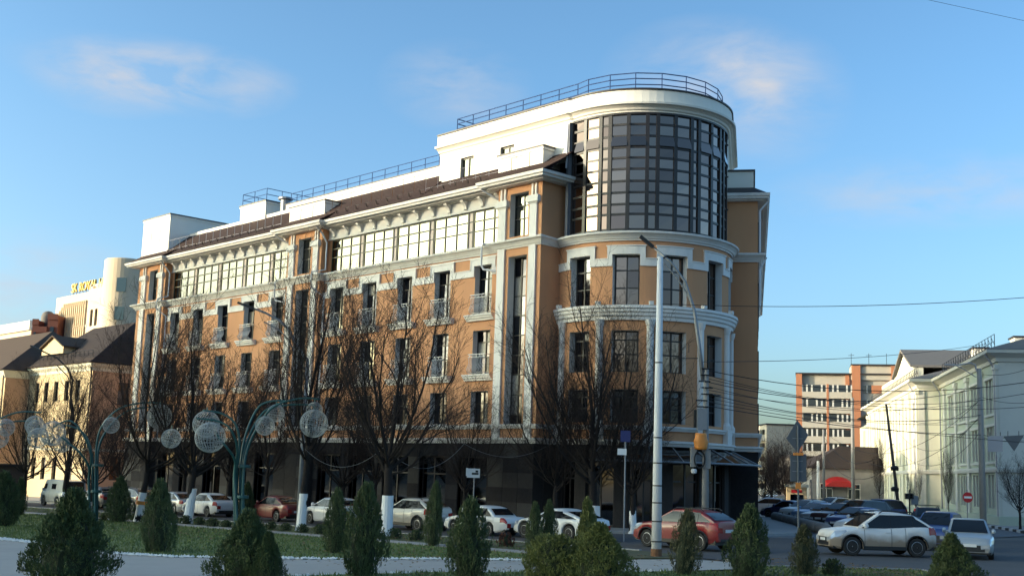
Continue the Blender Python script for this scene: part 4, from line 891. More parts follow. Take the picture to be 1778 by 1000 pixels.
# attic with pediment on the pavilion, chimneys
au0, au1 = 33.0, 62.0
FQ = gplane(PO-.3); mb = MB(); fbox(mb, FQ, au0, au1, 13.38, 15.3, 0, 1.0); mb.build('attic_wall', M['creamwhite'], GB)
mb = MB(); um = 41
for (ua, ub) in ((um-7.5, um+7.5),):
    pts = [FQ(ua, 15.2, .1), FQ(ub, 15.2, .1), FQ((ua+ub)/2, 17.3, .1)]; pts2 = [FQ(ua, 15.2, 8), FQ(ub, 15.2, 8), FQ((ua+ub)/2, 17.3, 8)]
    mb.add(pts+pts2, [(0, 1, 2), (5, 4, 3), (0, 3, 4, 1)]); pd = mb.build('pediment', M['creamwhite'], GB)
    mb = MB()
    for u in (ua-.6, ub+.6):
        A, B = FQ(u, 15.1, -.3), FQ((ua+ub)/2, 17.55, -.3); A2, B2 = FQ(u, 15.1, 8), FQ((ua+ub)/2, 17.55, 8); up = Vector((0, 0, .25))
        mb.hexa([A, B, B2, A2]+[tuple(Vector(q)+up) for q in (A, B, B2, A2)])
    mb.build('pediment_roof', M['greyroof'], pd)
for u, off, w, h in ((37, 5.5, 1.2, 17.6), (5.5, 5, 1.8, 17.2), (20, 6, 1, 16.8)):
    mb = MB(); fbox(mb, gplane(-off), u-w, u+w, 14.2, h-.15, -.7, .7); ch = mb.build('chimney', M['palewall'], GB); mb = MB(); fbox(mb, gplane(-off), u-w-.15, u+w+.15, h-.15, h, -.85, .85); mb.build('cap', M['cap'], ch)
def roof_rail(u0, u1, off, z, n):
    mb = MB(); Fx = gplane(off)
    for i in range(n+1):
        u = u0+(u1-u0)*i/n; mb.tube([Fx(u, z-.4, 0), Fx(u, z+.75, 0)], .03, 4)
        if i < n: mb.tube([Fx(u, z-.1, 0), Fx(u+(u1-u0)/n, z+.6, 0)], .02, 4)
    for t in (.2, .75): mb.tube([Fx(u0, z+t, 0), Fx(u1, z+t, 0)], .025, 4)
    return mb.build('snow_railing', M['black'], GB)
roof_rail(1, 26, .0, 14.0, 20); roof_rail(29, 74, PO-.2, 14.0, 36)
for u, off in ((.3, .12), (26.6, .12), (28.6, PO+.12)):
    mb = MB(); Fx = gplane(off); mb.tube([Fx(u-.2, 13.1, -.8), Fx(u, 12.0, -.1), Fx(u, .3, -.1)], .08, 6); mb.build('downpipe', M['greyrail'], GB)
M['hrglass'] = glass('balcony glazing', (.13, .12, .12), .15)
# ---- brick high-rise
def block(name, label, px0, px1, ytop, dep, face_deg, depth, nfl, flh, wallm, build):
    a, b = colD(px0, dep), colD(px1, dep); w = (b-a).length
    c, s = cos(radians(face_deg)), sin(radians(face_deg)); ux = Vector((RGT.x*c+FWD.x*s, RGT.y*c+FWD.y*s, 0)); nx = Vector((ux.y, -ux.x, 0))
    if nx.dot(FWD) > 0: nx = -nx
    return a, ux, nx, w/c, hgt((px0+px1)/2, ytop, dep)
HRo, HRx, HRn, HRw, HRh = block('x', '', 1383, 1562, 652, 232, -14, 14, 9, 2.8, None, None)
HR = thing('apartment_tower', 'tall orange brick and white apartment block at the end of the side street', 'building', tuple(HRo), world=True)
FHR = lambda u, z, d: tuple((HRo+HRx*u-HRn*d).xy)+(z,)
mb = MB(); c_ = [HRo-HRn*.6, HRo+HRx*HRw-HRn*.6, HRo+HRx*HRw-HRn*14, HRo-HRn*14]; mb.prism([tuple(p.xy) for p in c_], 0, HRh); mb.build('body', M['panel'], HR)
zz = HRh-3.4; st = 2.83; sx = HRw/19.8
for (u0, u1) in ((0, 1.1), (9.0, 9.7), (10.2, 12.0-.3), (17.2, 18.3)):
    mb = MB(); fbox(mb, FHR, u0*sx, u1*sx, 0, HRh+(1.7 if u0 > 9.5 else .0), -.35 if u0 < .5 or u0 > 10 else .1, .7); mb.build('brick_pier', M['orangebrick'], HR)
mb = MB(); fbox(mb, FHR, 10.0*sx, 18.0*sx, HRh-1, HRh+1.75, .1, 9); mb.build('roof_room', M['panel'], HR)
mb = MB(); fbox(mb, FHR, 10.0*sx, 18.3*sx, HRh+1.75, HRh+2.0, -.4, 9.1); mb.build('coping', M['cap'], HR)
mb = MB(); fbox(mb, FHR, -.1, HRw, HRh, HRh+.25, -.3, 14.1); mb.build('coping', M['cap'], HR)
for j in range(9):
    z = zz-j*st
    for (u0, u1, n) in ((1.1, 5.6, 5), (6.2, 9.0, 4), (5.6, 9, 4))[:1]+((5.9, 10.1, 5),):
        mb = MB(); fbox(mb, FHR, u0*sx, u1*sx, z-1.25, z, -.4, .6); mb.build('balcony_front', M['panel'], HR)
        n = 5
        gl = MB(); fbox(gl, FHR, u0*sx+.05, u1*sx-.05, z, z+1.35, -.15, -.1); gb = gl.build('balcony_glazing', M['hrglass'], HR)
        for i in range(n+1):
            if (i+j) % 4 == 3: continue
            u = (u0+(u1-u0)*i/n)*sx; mb = MB(); fbox(mb, FHR, u-.16, u+.16, z, z+1.35, -.3, -.15); mb.build('mullion', M['whiteframe'], gb)
    mb = MB(); fbox(mb, FHR, 5.55*sx, 5.95*sx, z-1.3, z+1.5, -.45, .6); mb.build('brick_pier', M['orangebrick'], HR)
    for (u0, u1) in ((12.2, 13.6), (16.0, 17.2)):
        mb = MB(); fbox(mb, FHR, u0*sx, u1*sx, z-.1, z+1.4, .45, .55); w_ = mb.build('window', M['hrglass'], HR); mb = MB(); fbox(mb, FHR, (u0+u1)/2*sx-.08, (u0+u1)/2*sx+.08, z-.1, z+1.4, .38, .45); mb.build('mullion', M['whiteframe'], w_)
    mb = MB(); fbox(mb, FHR, 13.7*sx, 15.9*sx, z-.1, z+1.4, .3, .6); mb.build('brick_panel', M['orangebrick'], HR)
mb = MB(); fbox(mb, FHR, 18.3*sx, HRw+4, 0, HRh-.6, .5, 12); mb.build('body', M['panel'], HR)
for k in range(3):
    mb = MB(); q = FHR((10.2+k*3.2)*sx, HRh+2, 3); mb.tube([q, (q[0], q[1], q[2]+2.4)], .05, 4); mb.tube([(q[0]-.6, q[1], q[2]+2), (q[0]+.6, q[1], q[2]+2)], .04, 4); mb.build('antenna', M['black'], HR)
# ---- panel block left of it
PBo, PBx, PBn, PBw, PBh = block('x', '', 1331, 1392, 738, 262, 2, 14, 5, 2.8, None, None)
PB = thing('panel_block', 'grey concrete panel block between the corner building and the brick tower', 'building', tuple(PBo), world=True)
FPB = lambda u, z, d: tuple((PBo+PBx*u-PBn*d).xy)+(z,)
mb = MB(); fbox(mb, FPB, 0, PBw, 0, PBh, 0, 40); mb.build('body', M['panel'], PB)
for j in range(5):
    for i in range(4):
        u0, u1 = .12+i*(PBw-.2)/4, .12+(i+1)*(PBw-.2)/4-.12; z0 = PBh-.5-(j+1)*2.9; mb = MB(); fbox(mb, FPB, u0, u1, z0+.1, z0+2.85, -.07, 0); mb.build('panel', M['panel'], PB)
FPS = lambda u, z, d: tuple((PBo-PBn*u-PBx*(-d)).xy)+(z,)
for j in range(5):
    for i in range(8):
        z0 = PBh-.7-(j+1)*2.9; mb = MB(); fbox(mb, FPS, 1.5+i*4.6, 4.0+i*4.6, z0+.2, z0+1.5, -.9, 0); bl = mb.build('balcony', M['palewall'], PB)
        mb = MB(); fbox(mb, FPS, 1.6+i*4.6, 3.9+i*4.6, z0+1.5, z0+2.6, -.5, 0); mb.build('glazing', M['farglass'], bl)
mb = MB(); fbox(mb, FPB, -.2, PBw+.2, PBh, PBh+.3, -.25, 40.2); mb.build('coping', M['cap'], PB)
# ---- low shop with red awning
S0, S1 = colD(1452, 150), colD(1502, 150); sv = (S1-S0); SL = sv.length; sv.normalize(); snn = Vector((sv.y, -sv.x, 0)); snn = snn if snn.dot(FWD) < 0 else -snn
SB = thing('low_shop', 'low white shop with dark gable roof and round red awning', 'building', tuple(S0), world=True)
FSB = lambda u, z, d: tuple((S0+sv*u-snn*d).xy)+(z,)
zt = hgt(1460, 806, 150); mb = MB(); fbox(mb, FSB, -3, SL+3, 0, zt-.4, 0, 10); mb.build('wall', M['concrete'], SB)
mb = MB(); ap = zt+2.4
mb.add([FSB(-3.6, zt-.5, -.5), FSB(SL+3.5, zt-.5, -.5), FSB(SL+3.5, ap, 5), FSB(1.8, ap, 5), FSB(-3.6, zt-.5, 10.5), FSB(SL+3.5, zt-.5, 10.5)], [(0, 1, 2, 3), (0, 3, 4), (3, 2, 5, 4), (1, 5, 2), (0, 4, 5, 1)]); mb.build('roof', M['darkroof'], SB)
for u in (-1.2, 2.2): window(SB, FSB, u-.8, u+.8, 1.0, 2.9, -.02, [1, 1], [1, .5], M['farglass'], M['whiteframe'], fw=.1, rev=False)
aw = MB(); uc, rr = .2, 1.9
pts = [(uc-rr*cos(t), 2.5+1.25*sin(t)) for t in [i*pi/10 for i in range(11)]]
vs = [FSB(u, z, 0) for u, z in pts]+[FSB(uc+(u-uc)*.95, 2.5+(z-2.5)*.55, -1.6) for u, z in pts]; k = len(pts)
aw.add(vs, [(i, i+1, k+i+1, k+i) for i in range(k-1)]+[tuple(range(k, 2*k))]); aw.build('awning', M['red'], SB)
# ---- small yellow kiosk, dark hoarding behind
ko = colD(1383, 118); KY = thing('yellow_kiosk', 'small yellow kiosk on the side street in front of bare trees', 'kiosk', tuple(ko), rotz=radians(35))
mb = MB(); mb.box(-.95, .95, -.9, .9, 0, 2.4); mb.build('body', M['yellow'], KY); mb = MB(); mb.box(-1.1, 1.1, -1.1, 1.0, 2.4, 2.65); mb.build('roof', M['creamwhite'], KY); mb = MB(); mb.box(-.6, .6, -.94, -.9, 1.0, 1.7); mb.build('window', M['dglass'], KY); mb = MB(); mb.box(-.5, .5, -.95, -.9, 1.85, 2.15); mb.build('sign_board', M['red'], KY)
ho = colD(1428, 165); HO = thing('grey_market_hall', 'dark grey low building with shutters behind the side street poles', 'building', tuple(ho), rotz=YAW)
mb = MB(); mb.box(-4.2, 4.5, 0, 8, 0, 6.2); mb.build('wall', M['greyroof'], HO)
for j in range(5):
    mb = MB(); mb.box(-3.6, 3.9, -.12, 0, 1+j*1.05, 1.55+j*1.05); mb.build('shutter', M['palewall'], HO)
mb = MB(); mb.box(-4.4, 4.7, -.3, 8.2, 6.2, 6.5); mb.build('coping', M['cap'], HO)
# ================================================================== trees
def tree_meshes(seed, H, fork, spread=1.0, r0=.24, limbs=8, lean=0.0, dens=.9, low=5):
    rnd = random.Random(seed); tr = MB(); cr = MB()
    def bend(p, d, L, n, up, wob):
        pts = [p.copy()]; d = d.normalized(); st = L/n
        for i in range(n):
            d = (d+Vector((rnd.gauss(0, wob), rnd.gauss(0, wob), up+rnd.gauss(0, wob*.5)))).normalized(); pts.append(pts[-1]+d*st)
        return pts, d
    # trunk
    top = Vector((lean*fork, rnd.gauss(0, .1), fork)); k = 6; tp_ = []
    for i in range(k+1):
        t = i/k; tp_.append(Vector((top.x*t**1.3+rnd.gauss(0, .03), top.y*t+rnd.gauss(0, .03), fork*t)))
    tr.tube(tp_, [r0*(1.25 if i == 0 else 1-.28*i/k) for i in range(k+1)], 10)
    def grow(p, d, L, r, lev):
        n = (6, 5, 4, 3)[lev]; up = (.24, .15, .10, .05)[lev]; wob = (.10, .13, .16, .18)[lev]
        pts, dd = bend(p, d, L, n, up, wob); m = len(pts)
        rr = [max(.0052, r*(1-.72*i/(m-1))) for i in range(m)]
        (tr if lev == 0 else cr).tube(pts, rr, (7, 5, 4, 3)[lev], cap=False)
        if lev == 3: return
        nc = int(round((9, 8, 6)[lev]*dens*(.75+.25*min(1.6, L/2.5))))
        for i in range(nc):
            t = .18+.82*(i+rnd.random()*.8)/nc; q = t*(m-1); a = int(min(m-2, q)); pos = pts[a].lerp(pts[a+1], q-a); tg = (pts[a+1]-pts[a]).normalized()
            ax = tg.orthogonal().normalized(); ax = Matrix.Rotation(rnd.random()*6.283, 3, tg) @ ax
            ang = rnd.uniform(.42, .95) if lev < 2 else rnd.uniform(.5, 1.1)
            nd = (tg*cos(ang)+ax*sin(ang)); nd.z += .12
            grow(pos, nd, L*rnd.uniform(.38, .62)*(1.12-.45*t), max(.0066, rr[a]*rnd.uniform(.38, .56)), lev+1)
    H2 = H-fork
    for i in range(limbs):
        a = 6.283*i/limbs+rnd.gauss(0, .25); z = fork*rnd.uniform(.72, 1.0) if i else fork
        t = z/fork; base = Vector((top.x*t**1.3, top.y*t, z*.99)); tilt = rnd.uniform(.45, 1.18)*spread
        if i == 0: tilt = .08
        d = Vector((cos(a)*sin(tilt), sin(a)*sin(tilt), cos(tilt)))
        grow(base, d, H2*rnd.uniform(.80, 1.04)*(1.0 if tilt < .6 else .92), r0*rnd.uniform(.26, .40)*(1.3 if i == 0 else 1), 0)
    for i in range(low):                       # short spreading limbs low in the crown
        a = 6.283*i/low+rnd.gauss(0, .3); z = fork*rnd.uniform(.78, 1.05); t = min(1, z/fork); base = Vector((top.x*t**1.3, top.y*t, min(z, fork)*.99)); tilt = rnd.uniform(1.0, 1.5)
        grow(base, Vector((cos(a)*sin(tilt), sin(a)*sin(tilt), cos(tilt))), H2*rnd.uniform(.38, .52), r0*rnd.uniform(.2, .3), 0)
    return tr.mesh('trunk', M['bark'], smooth=True, fix=False), cr.mesh('crown', M['twig'], fix=False), r0
TV = [tree_meshes(3, 12.2, 3.6, 1.0, .22, 8), tree_meshes(8, 11.2, 3.4, 1.15, .235, 9), tree_meshes(21, 12.6, 4.0, .85, .19, 8), tree_meshes(34, 10.6, 2.9, 1.2, .2, 8), tree_meshes(55, 13, 3.4, 1.1, .27, 10)]
sl = MB(); sl.tube([(0, 0, 0), (0, 0, .25), (0, 0, .9), (0, 0, 1.75)], [1.42, 1.16, 1.08, 1.0], 12); 
LIME = sl.mesh('whitewash', M['lime'], smooth=False)
def tree(name, label, x, y, v, sc=1.0, rot=0, lime=0, group=None, tilt=(0, 0), whole=None):
    t = thing(name, label, 'tree', (x, y, gz(x, y)+.03), rot, group); t.rotation_euler = (tilt[0], tilt[1], rot)
    t.scale = (sc, sc, sc) if whole is None else whole
    tm, cm, r0 = TV[v]; mobj('trunk', tm, t); mobj('crown', cm, t)
    if lime:
        o = mobj('whitewash', LIME, t); r = r0*1.04; o.scale = (r, r, lime)
    return t
TREES = [ # px of the base, depth, variant, scale, rotation, whitewash, label
 (38, 80, 0, .7, 0.3, 1, 'bare tree with forked limbs at the far left beside the dark kiosk'),
 (108, 78, 2, .78, 1.3, 1, 'bare tree in front of the lit yellow house, right of the grey van'),
 (152, 74, 3, .72, 2.2, 1, 'slim bare tree behind the second lamp cluster from the left'),
 (240, 67.0, 0, .92, 4.0, 1, 'leaning whitewashed tree with an orange band near the left thujas'),
 (325, 65.5, 3, 1.08, 1.0, 1, 'leaning whitewashed tree just left of the central lamp cluster'),
 (522, 58.9, 2, 1.02, .4, 1, 'straight whitewashed tree between the red sedan and the white hatchback'),
 (670, 55.1, 1, 1.04, 2.0, 1, 'whitewashed tree in front of the beige crossover with a wide upright crown')]
for i, (px, dep, v, sc, rot, lm, lab) in enumerate(TREES):
    p = colD(px, dep); lx = -.05 if i in (3, 4) else 0
    t = tree('street_tree', lab, p.x, p.y, v, sc, rot, lm, 'bare street trees on the near side of the road', tilt=(random.gauss(0, .02), random.gauss(0, .02)))
    if i in (3, 4): t.rotation_euler = (radians(-3), radians(5), 0)
    if i == 3:
        mb = MB(); mb.lathe([(.33, 1.05), (.33, 1.25)], 12); mb.build('orange_band', M['orange'], t)
TR2 = [(205, 96, 3, .8, .9, 'bare tree against the side wall of the yellow house'),
 (316, 86, 0, .78, 2.6, 'bare tree behind the silver sedans near the left pier'),
 (395, 82, 1, .8, .2, 'bare tree behind the white sedan, left of the lamp cluster stem'),
 (459, 79, 2, .75, 5.0, 'bare tree behind the red sedan near the middle pier'),
 (590, 73, 3, .82, 3.3, 'bare tree behind the white hatchback'),
 (648, 72, 0, .7, 1.5, 'bare tree behind the beige crossover, partly hidden by a front tree'),
 (806, 67, 3, .74, 4.4, 'small bare tree behind the parking sign'),
 (963, 63.5, 1, .74, .8, 'bare tree behind the white coupe, left of the broad one'),
 (1032, 61.5, 4, .93, 2.4, 'broad bare tree with thick trunk in front of the round tower'),
 (1099, 60.5, 3, .8, 1.1, 'whitewashed bare tree just left of the tall white pole')]
for (px, dep, v, sc, rot, lab) in TR2:
    p = colD(px, dep); tree('street_tree', lab, p.x, p.y, v, sc, rot, .8, 'bare street trees on the building side of the road', tilt=(random.gauss(0, .02), random.gauss(0, .02)))
# side street trees
for (px, dep, v, whole, rot, lab) in [(1340, 116, 1, (.72, .72, .55), 1, 'dark bare tree behind the corner building at the end of the side street'), (1366, 120, 4, (.72, .72, .55), 3, 'dark bare tree below the grey panel block'), (1326, 112, 3, (.6, .6, .55), 2, 'grey bare tree peeking past the right edge of the corner building'), (1354, 124, 0, (.8, .8, .5), 4, 'low bare tree left of the yellow kiosk'),
     (1528, 108, 2, (.24, .24, .56), 1, 'thin young tree in front of the sunlit green building'), (1648, 98, 2, (.2, .2, .46), 3, 'thin young tree in front of the shaded green wall'), (1590, 110, 3, (.18, .18, .42), 2, 'thin young tree beside the traffic light'), (1772, 84, 1, (.4, .4, .45), 2, 'small bare tree at the right edge by the doors')]:
    p = colD(px, dep); tree('bare_tree', lab, p.x, p.y, v, 1, rot, 0, 'bare trees along the side street', whole=whole)
# ================================================================== thujas and bushes
def thuja_mesh(seed, n, prof, H=1.0, R=1.0, leaf=.055):
    rnd = random.Random(seed); mb = MB(); ph = [rnd.random()*6.28 for _ in range(6)]; per = 20
    for i in range(n//per):
        h = rnd.random()**.85*.97; a = rnd.random()*6.283
        r = prof(h)*(1+.10*sin(3*a+ph[0]+5*h)+.09*sin(5*a+ph[1]-7*h)+.06*sin(17*h+2*a+ph[2]))
        q = rnd.random(); rad = r*(1.02-.42*q*q*q)+rnd.gauss(0, .013); z = h*H
        out = Vector((cos(a), sin(a), 0)); tan_ = Vector((-sin(a), cos(a), 0)); c = out*rad*R+Vector((0, 0, z))
        axis = (out*rnd.uniform(.15, .7)+Vector((0, 0, 1))+tan_*rnd.gauss(0, .3)).normalized(); fl = rnd.uniform(.05, .11)*(1.15-.45*h)
        flat = (tan_*rnd.gauss(0, 1)+out*rnd.gauss(0, 1)); flat = (flat-axis*flat.dot(axis)).normalized(); nb = axis.cross(flat)
        for k in range(per):
            t = rnd.random(); sgn = rnd.choice((-1, 1)); p = c+axis*(fl*(t-.35)*1.5)+flat*(sgn*rnd.random()*fl*.42*(1-t*.6))+nb*rnd.gauss(0, .010)
            d = (axis+flat*sgn*rnd.uniform(.2, .9)*(1-t*.7)+nb*rnd.gauss(0, .3)).normalized(); side = (flat*rnd.uniform(.6, 1)+nb*rnd.gauss(0, .7)).normalized(); side = (side-d*side.dot(d)).normalized()
            L = leaf*rnd.uniform(.45, 1.25); w = L*rnd.uniform(.15, .26)
            mb.add([p-side*w*.4, p+d*L*.5-side*w, p+d*L, p+d*L*.5+side*w, p+side*w*.4], [(0, 1, 2, 3, 4)])
    core = MB(); core.lathe([(max(.01, prof(t)*.66*R), t*H) for t in (0.0, .1, .25, .4, .55, .7, .82, .9)], 9)
    return mb, core
col_prof = lambda h: .40*(min(1, .62+h*2.2))*(1-max(0, (h-.28)/.72)**1.55)**.9+.01
con_prof = lambda h: .52*(min(1, .7+h*2.5))*(1-max(0, (h-.12)/.88)**1.15)+.012
rnd_prof = lambda h: .56*sqrt(max(0.0, 1-((h-.38)/.63)**2))+.01
def var(seed, n, prof, m, leaf):
    a, c = thuja_mesh(seed, n, prof, leaf=leaf); return a.mesh('foliage', m, fix=False), c.mesh('core', M['thcore'])
TH = {'col1': var(1, 16000, col_prof, M['thuja'], .034), 'col2': var(2, 16000, col_prof, M['thuja'], .036), 'con1': var(3, 26000, con_prof, M['thuja'], .034), 'con2': var(4, 26000, con_prof, M['thuja'], .036), 'yel': var(5, 24000, con_prof, M['thuja_y'], .036), 'brn': var(6, 11000, col_prof, M['thuja_b'], .036), 'rnd': var(7, 3000, rnd_prof, M['thuja'], .1), 'yrnd': var(9, 22000, rnd_prof, M['thuja_y'], .042), 'red': var(8, 1500, rnd_prof, mat('reddish bush', (.10, .04, .025), .8, var=.4), .13)}
def thuja(name, label, px, dep, ytop, wpx, kind, rot=0, cat='thuja', group='clipped thujas on the lawns'):
    p = colD(px, dep); zt = hgt(px, ytop, dep); h = zt-p.z; w = wpx/FPX*dep
    base = {'c': .80, 'y': 1.04, 'b': .80, 'r': 1.12}[kind[0]]
    if kind.startswith('con'): base = 1.04
    if kind == 'yrnd': base = 1.12
    t = thing(name, label, cat, (p.x, p.y, p.z+.03), rot, group); s = w/base*.94; t.scale = (s*random.uniform(.9, 1.08), s*random.uniform(.9, 1.1), h); t.rotation_euler = (random.gauss(0, .035), random.gauss(0, .035), rot)
    f, c = TH[kind]; mobj('foliage', f, t); mobj('core', c, t)
    mb = MB(); mb.tube([(0, 0, -.06), (0, 0, .25)], [.07, .05], 6); mb.build('stem', M['bark'], t)
    return t
TL = [(4, 60, 820, 52, 'col1', 'dark thuja column cut by the left edge of the photo'), (33, 74, 830, 24, 'col2', 'slim thuja second from the left edge'),
 (115, 31.5, 852, 138, 'con1', 'big broad thuja in the left foreground'), (205, 66, 829, 40, 'col1', 'narrow pointed thuja between the dark car and the orange-banded tree'),
 (274, 42.7, 835, 52, 'col2', 'thuja on the lawn in front of the silver sedan, left of centre lamps'), (424, 31.8, 888, 112, 'con2', 'broad thuja in the foreground below the central lamp cluster'),
 (462, 31.2, 925, 62, 'con1', 'lower thuja leaning against the broad one below the lamp cluster'), (427, 72, 838, 26, 'col1', 'dark slim thuja right behind the central lamp stems'),
 (580, 43.2, 850, 44, 'col1', 'thuja in front of the white hatchback, left of a taller one'), (627, 34, 842, 64, 'col2', 'tall thuja in the foreground right of the hatchback'),
 (750, 47.9, 838, 34, 'col1', 'slim thuja at the tail of the beige crossover'), (812, 33.6, 867, 74, 'col1', 'broad thuja in the foreground in front of the old white sedan'),
 (929, 45, 874, 30, 'col2', 'left half of the twin thuja in front of the white coupe'), (951, 45.3, 870, 28, 'col1', 'right half of the twin thuja in front of the white coupe'),
 (1024, 34.2, 870, 62, 'yel', 'tall middle thuja of the yellowish clump'), (962, 32.6, 930, 92, 'yrnd', 'round yellowish thuja on the left of the clump'), (1040, 32.0, 912, 122, 'yel', 'wide yellowish thuja on the right of the clump'),
 (1188, 35.6, 887, 54, 'brn', 'narrow brownish thuja in front of the red crossover'), (1297, 35.4, 879, 74, 'col2', 'stout dark thuja just right of the red crossover'),
 (1398, 36.8, 914, 50, 'brn', 'short brownish thuja in front of the diamond sign post'), (1659, 35.3, 929, 88, 'con2', 'stout thuja in front of the silver hatchback at the right')]
for i, (px, dep, yt, w, k, lab) in enumerate(TL): thuja('thuja', lab, px, dep, yt, w, k, rot=i*1.7)
BL = [(180, 905), (207, 903), (234, 905), (252, 907), (322, 911), (346, 913), (369, 916), (392, 917), (470, 921), (496, 923), (525, 926), (555, 929), (685, 937), (722, 940), (300, 909), (150, 902), (650, 934), (440, 919)]
for i, (px, py) in enumerate(BL):
    p = onG(px, py); t = thing('small_bush', 'tiny round bush in the row along the lawn edge', 'bush', (p.x, p.y, p.z+.02), i, 'tiny bushes along the lawn edge'); s = random.uniform(.38, .5); t.scale = (s, s, s*.95)
    f, c = TH['rnd']; mobj('foliage', f, t); mobj('stem', c, t)  # the part named stem is the dark foliage core
for px, py, s, lab in ((878, 951, .55, 'small reddish bush near the white coupe'), (1446, 1001, .5, 'tiny dark bush at the bottom edge right of the brownish thuja')):
    p = onG(px, py); t = thing('small_bush', lab, 'bush', (p.x, p.y, p.z+.02)); t.scale = (s, s, s); f, c = TH['red' if px < 900 else 'rnd']; mobj('foliage', f, t); mobj('stem', c, t)  # again the dark foliage core under the name stem
# ================================================================== cars
def paint(name, col, dirt=0.0, metal=.3, rough=.35, dirtcol=(.16, .125, .095), dz=.75):
    m = bpy.data.materials.new(name); m.use_nodes = True; nt = m.node_tree; N = nt.nodes; L = nt.links; b = N['Principled BSDF']
    b.inputs['Metallic'].default_value = metal; b.inputs['Roughness'].default_value = rough; b.inputs['Coat Weight'].default_value = .35; b.inputs['Coat Roughness'].default_value = .08
    tc = N.new('ShaderNodeTexCoord'); sp = N.new('ShaderNodeSeparateXYZ'); L.new(tc.outputs['Object'], sp.inputs[0])
    n = N.new('ShaderNodeTexNoise'); n.inputs['Scale'].default_value = 2.2; n.inputs['Detail'].default_value = 6; L.new(tc.outputs['Object'], n.inputs['Vector'])
    # mud thrown up from the road: more of it low on the body, with an uneven upper edge
    a = N.new('ShaderNodeMath'); a.operation = 'MULTIPLY_ADD'; L.new(n.outputs['Fac'], a.inputs[0]); a.inputs[1].default_value = .45; L.new(sp.outputs['Z'], a.inputs[2])
    r = N.new('ShaderNodeMapRange'); r.inputs['From Min'].default_value = dz+.12; r.inputs['From Max'].default_value = dz+.45; r.inputs['To Min'].default_value = dirt; r.inputs['To Max'].default_value = dirt*.12; L.new(a.outputs[0], r.inputs['Value'])
    mx = N.new('ShaderNodeMixRGB'); L.new(r.outputs[0], mx.inputs['Fac']); mx.inputs[1].default_value = (*col, 1); mx.inputs[2].default_value = (*dirtcol, 1); L.new(mx.outputs[0], b.inputs['Base Color'])
    q = N.new('ShaderNodeMapRange'); q.inputs['To Min'].default_value = rough; q.inputs['To Max'].default_value = .85; L.new(r.outputs[0], q.inputs['Value']); L.new(q.outputs[0], b.inputs['Roughness'])
    w = N.new('ShaderNodeMath'); w.operation = 'MULTIPLY_ADD'; L.new(r.outputs[0], w.inputs[0]); w.inputs[1].default_value = -.35; w.inputs[2].default_value = .35; L.new(w.outputs[0], b.inputs['Coat Weight'])
    return m
M['tyre'] = mat('tyre rubber', (.018, .017, .017), .85, var=.3, scale=6, stain=.4, stain_col=(.06, .05, .042), stain_scale=2)
M['rim'] = mat('alloy rim', (.5, .5, .52), .35, metal=.7, var=.1, scale=6)
M['carglass'] = glass('car window glass', (.008, .009, .011), .04, 0, metal=0.0)
M['carglass'].node_tree.nodes['Principled BSDF'].inputs['IOR'].default_value = 1.45
M['headlamp'] = mat('headlamp lens', (.55, .57, .6), .12, metal=.4, var=.15, scale=12)
M['taillamp'] = mat('red tail lamp', (.30, .012, .012), .2, var=.2, scale=8)
M['plate'] = mat('number plate', (.62, .62, .62), .5, var=.12, scale=14)
M['chrome'] = mat('chrome trim', (.5, .5, .52), .15, metal=1, var=.05)
_wheel = {}
def wheel_parts():
    if _wheel: return _wheel
    t = MB(); t.lathe([(.62, -.30), (.86, -.34), (.97, -.30), (1.0, -.15), (1.0, .15), (.97, .30), (.86, .34), (.62, .30)], 28, axis='y'); _wheel['tyre'] = t.mesh('tyre', M['tyre'], smooth=False)
    r = MB(); r.lathe([(.64, -.22), (.66, .29), (.60, .31), (.56, .10), (.2, .06), (.02, .06)], 24, axis='y')
    for i in range(7):
        a = 2*pi*i/7; d = Vector((cos(a), 0, sin(a))); s = Vector((-sin(a), 0, cos(a))); c = d*.36
        r.obox((c.x, .20, c.z), d*.26, Vector((0, .05, 0)), s*.07)
    r.lathe([(.14, .1), (.14, .28), (.05, .3)], 10, axis='y'); _wheel['rim'] = r.mesh('rim', M['rim']); 
    b = MB(); b.lathe([(.58, -.05), (.58, .085)], 20, axis='y'); _wheel['brake'] = b.mesh('wheel_disc', M['black']); return _wheel
TYPES = { # L, W, H, wheelbase, wheel r, hood z, cowl x, roof front x, roof rear x, rear base x, deck z, belt z, front axle x, clearance
 'sedan': dict(L=4.4, W=1.72, H=1.46, wb=2.58, r=.31, hood=.84, cowl=1.08, rf=.20, rr=-.90, rb=-1.68, deck=1.02, belt=.92, gc=.19),
 'oldsedan': dict(L=4.48, W=1.66, H=1.38, wb=2.52, r=.29, hood=.82, cowl=.9, rf=.22, rr=-.92, rb=-1.42, deck=.92, belt=.87, gc=.19),
 'coupe': dict(L=4.65, W=1.85, H=1.38, wb=2.8, r=.34, hood=.82, cowl=1.05, rf=.08, rr=-.85, rb=-2.0, deck=.98, belt=.92, gc=.17),
 'hatch': dict(L=4.05, W=1.72, H=1.48, wb=2.5, r=.31, hood=.92, cowl=1.18, rf=.22, rr=-1.2, rb=-1.84, deck=1.04, belt=.95, gc=.18),
 'suv': dict(L=4.35, W=1.80, H=1.60, wb=2.66, r=.35, hood=1.02, cowl=1.12, rf=.18, rr=-1.32, rb=-2.02, deck=1.16, belt=1.03, gc=.24),
 'mpv': dict(L=4.3, W=1.78, H=1.68, wb=2.65, r=.32, hood=1.02, cowl=1.4, rf=.35, rr=-1.6, rb=-2.02, deck=1.12, belt=1.03, gc=.2),
 'van': dict(L=4.6, W=1.9, H=2.05, wb=2.5, r=.36, hood=1.15, cowl=1.75, rf=1.35, rr=-2.1, rb=-2.2, deck=1.2, belt=1.15, gc=.32)}
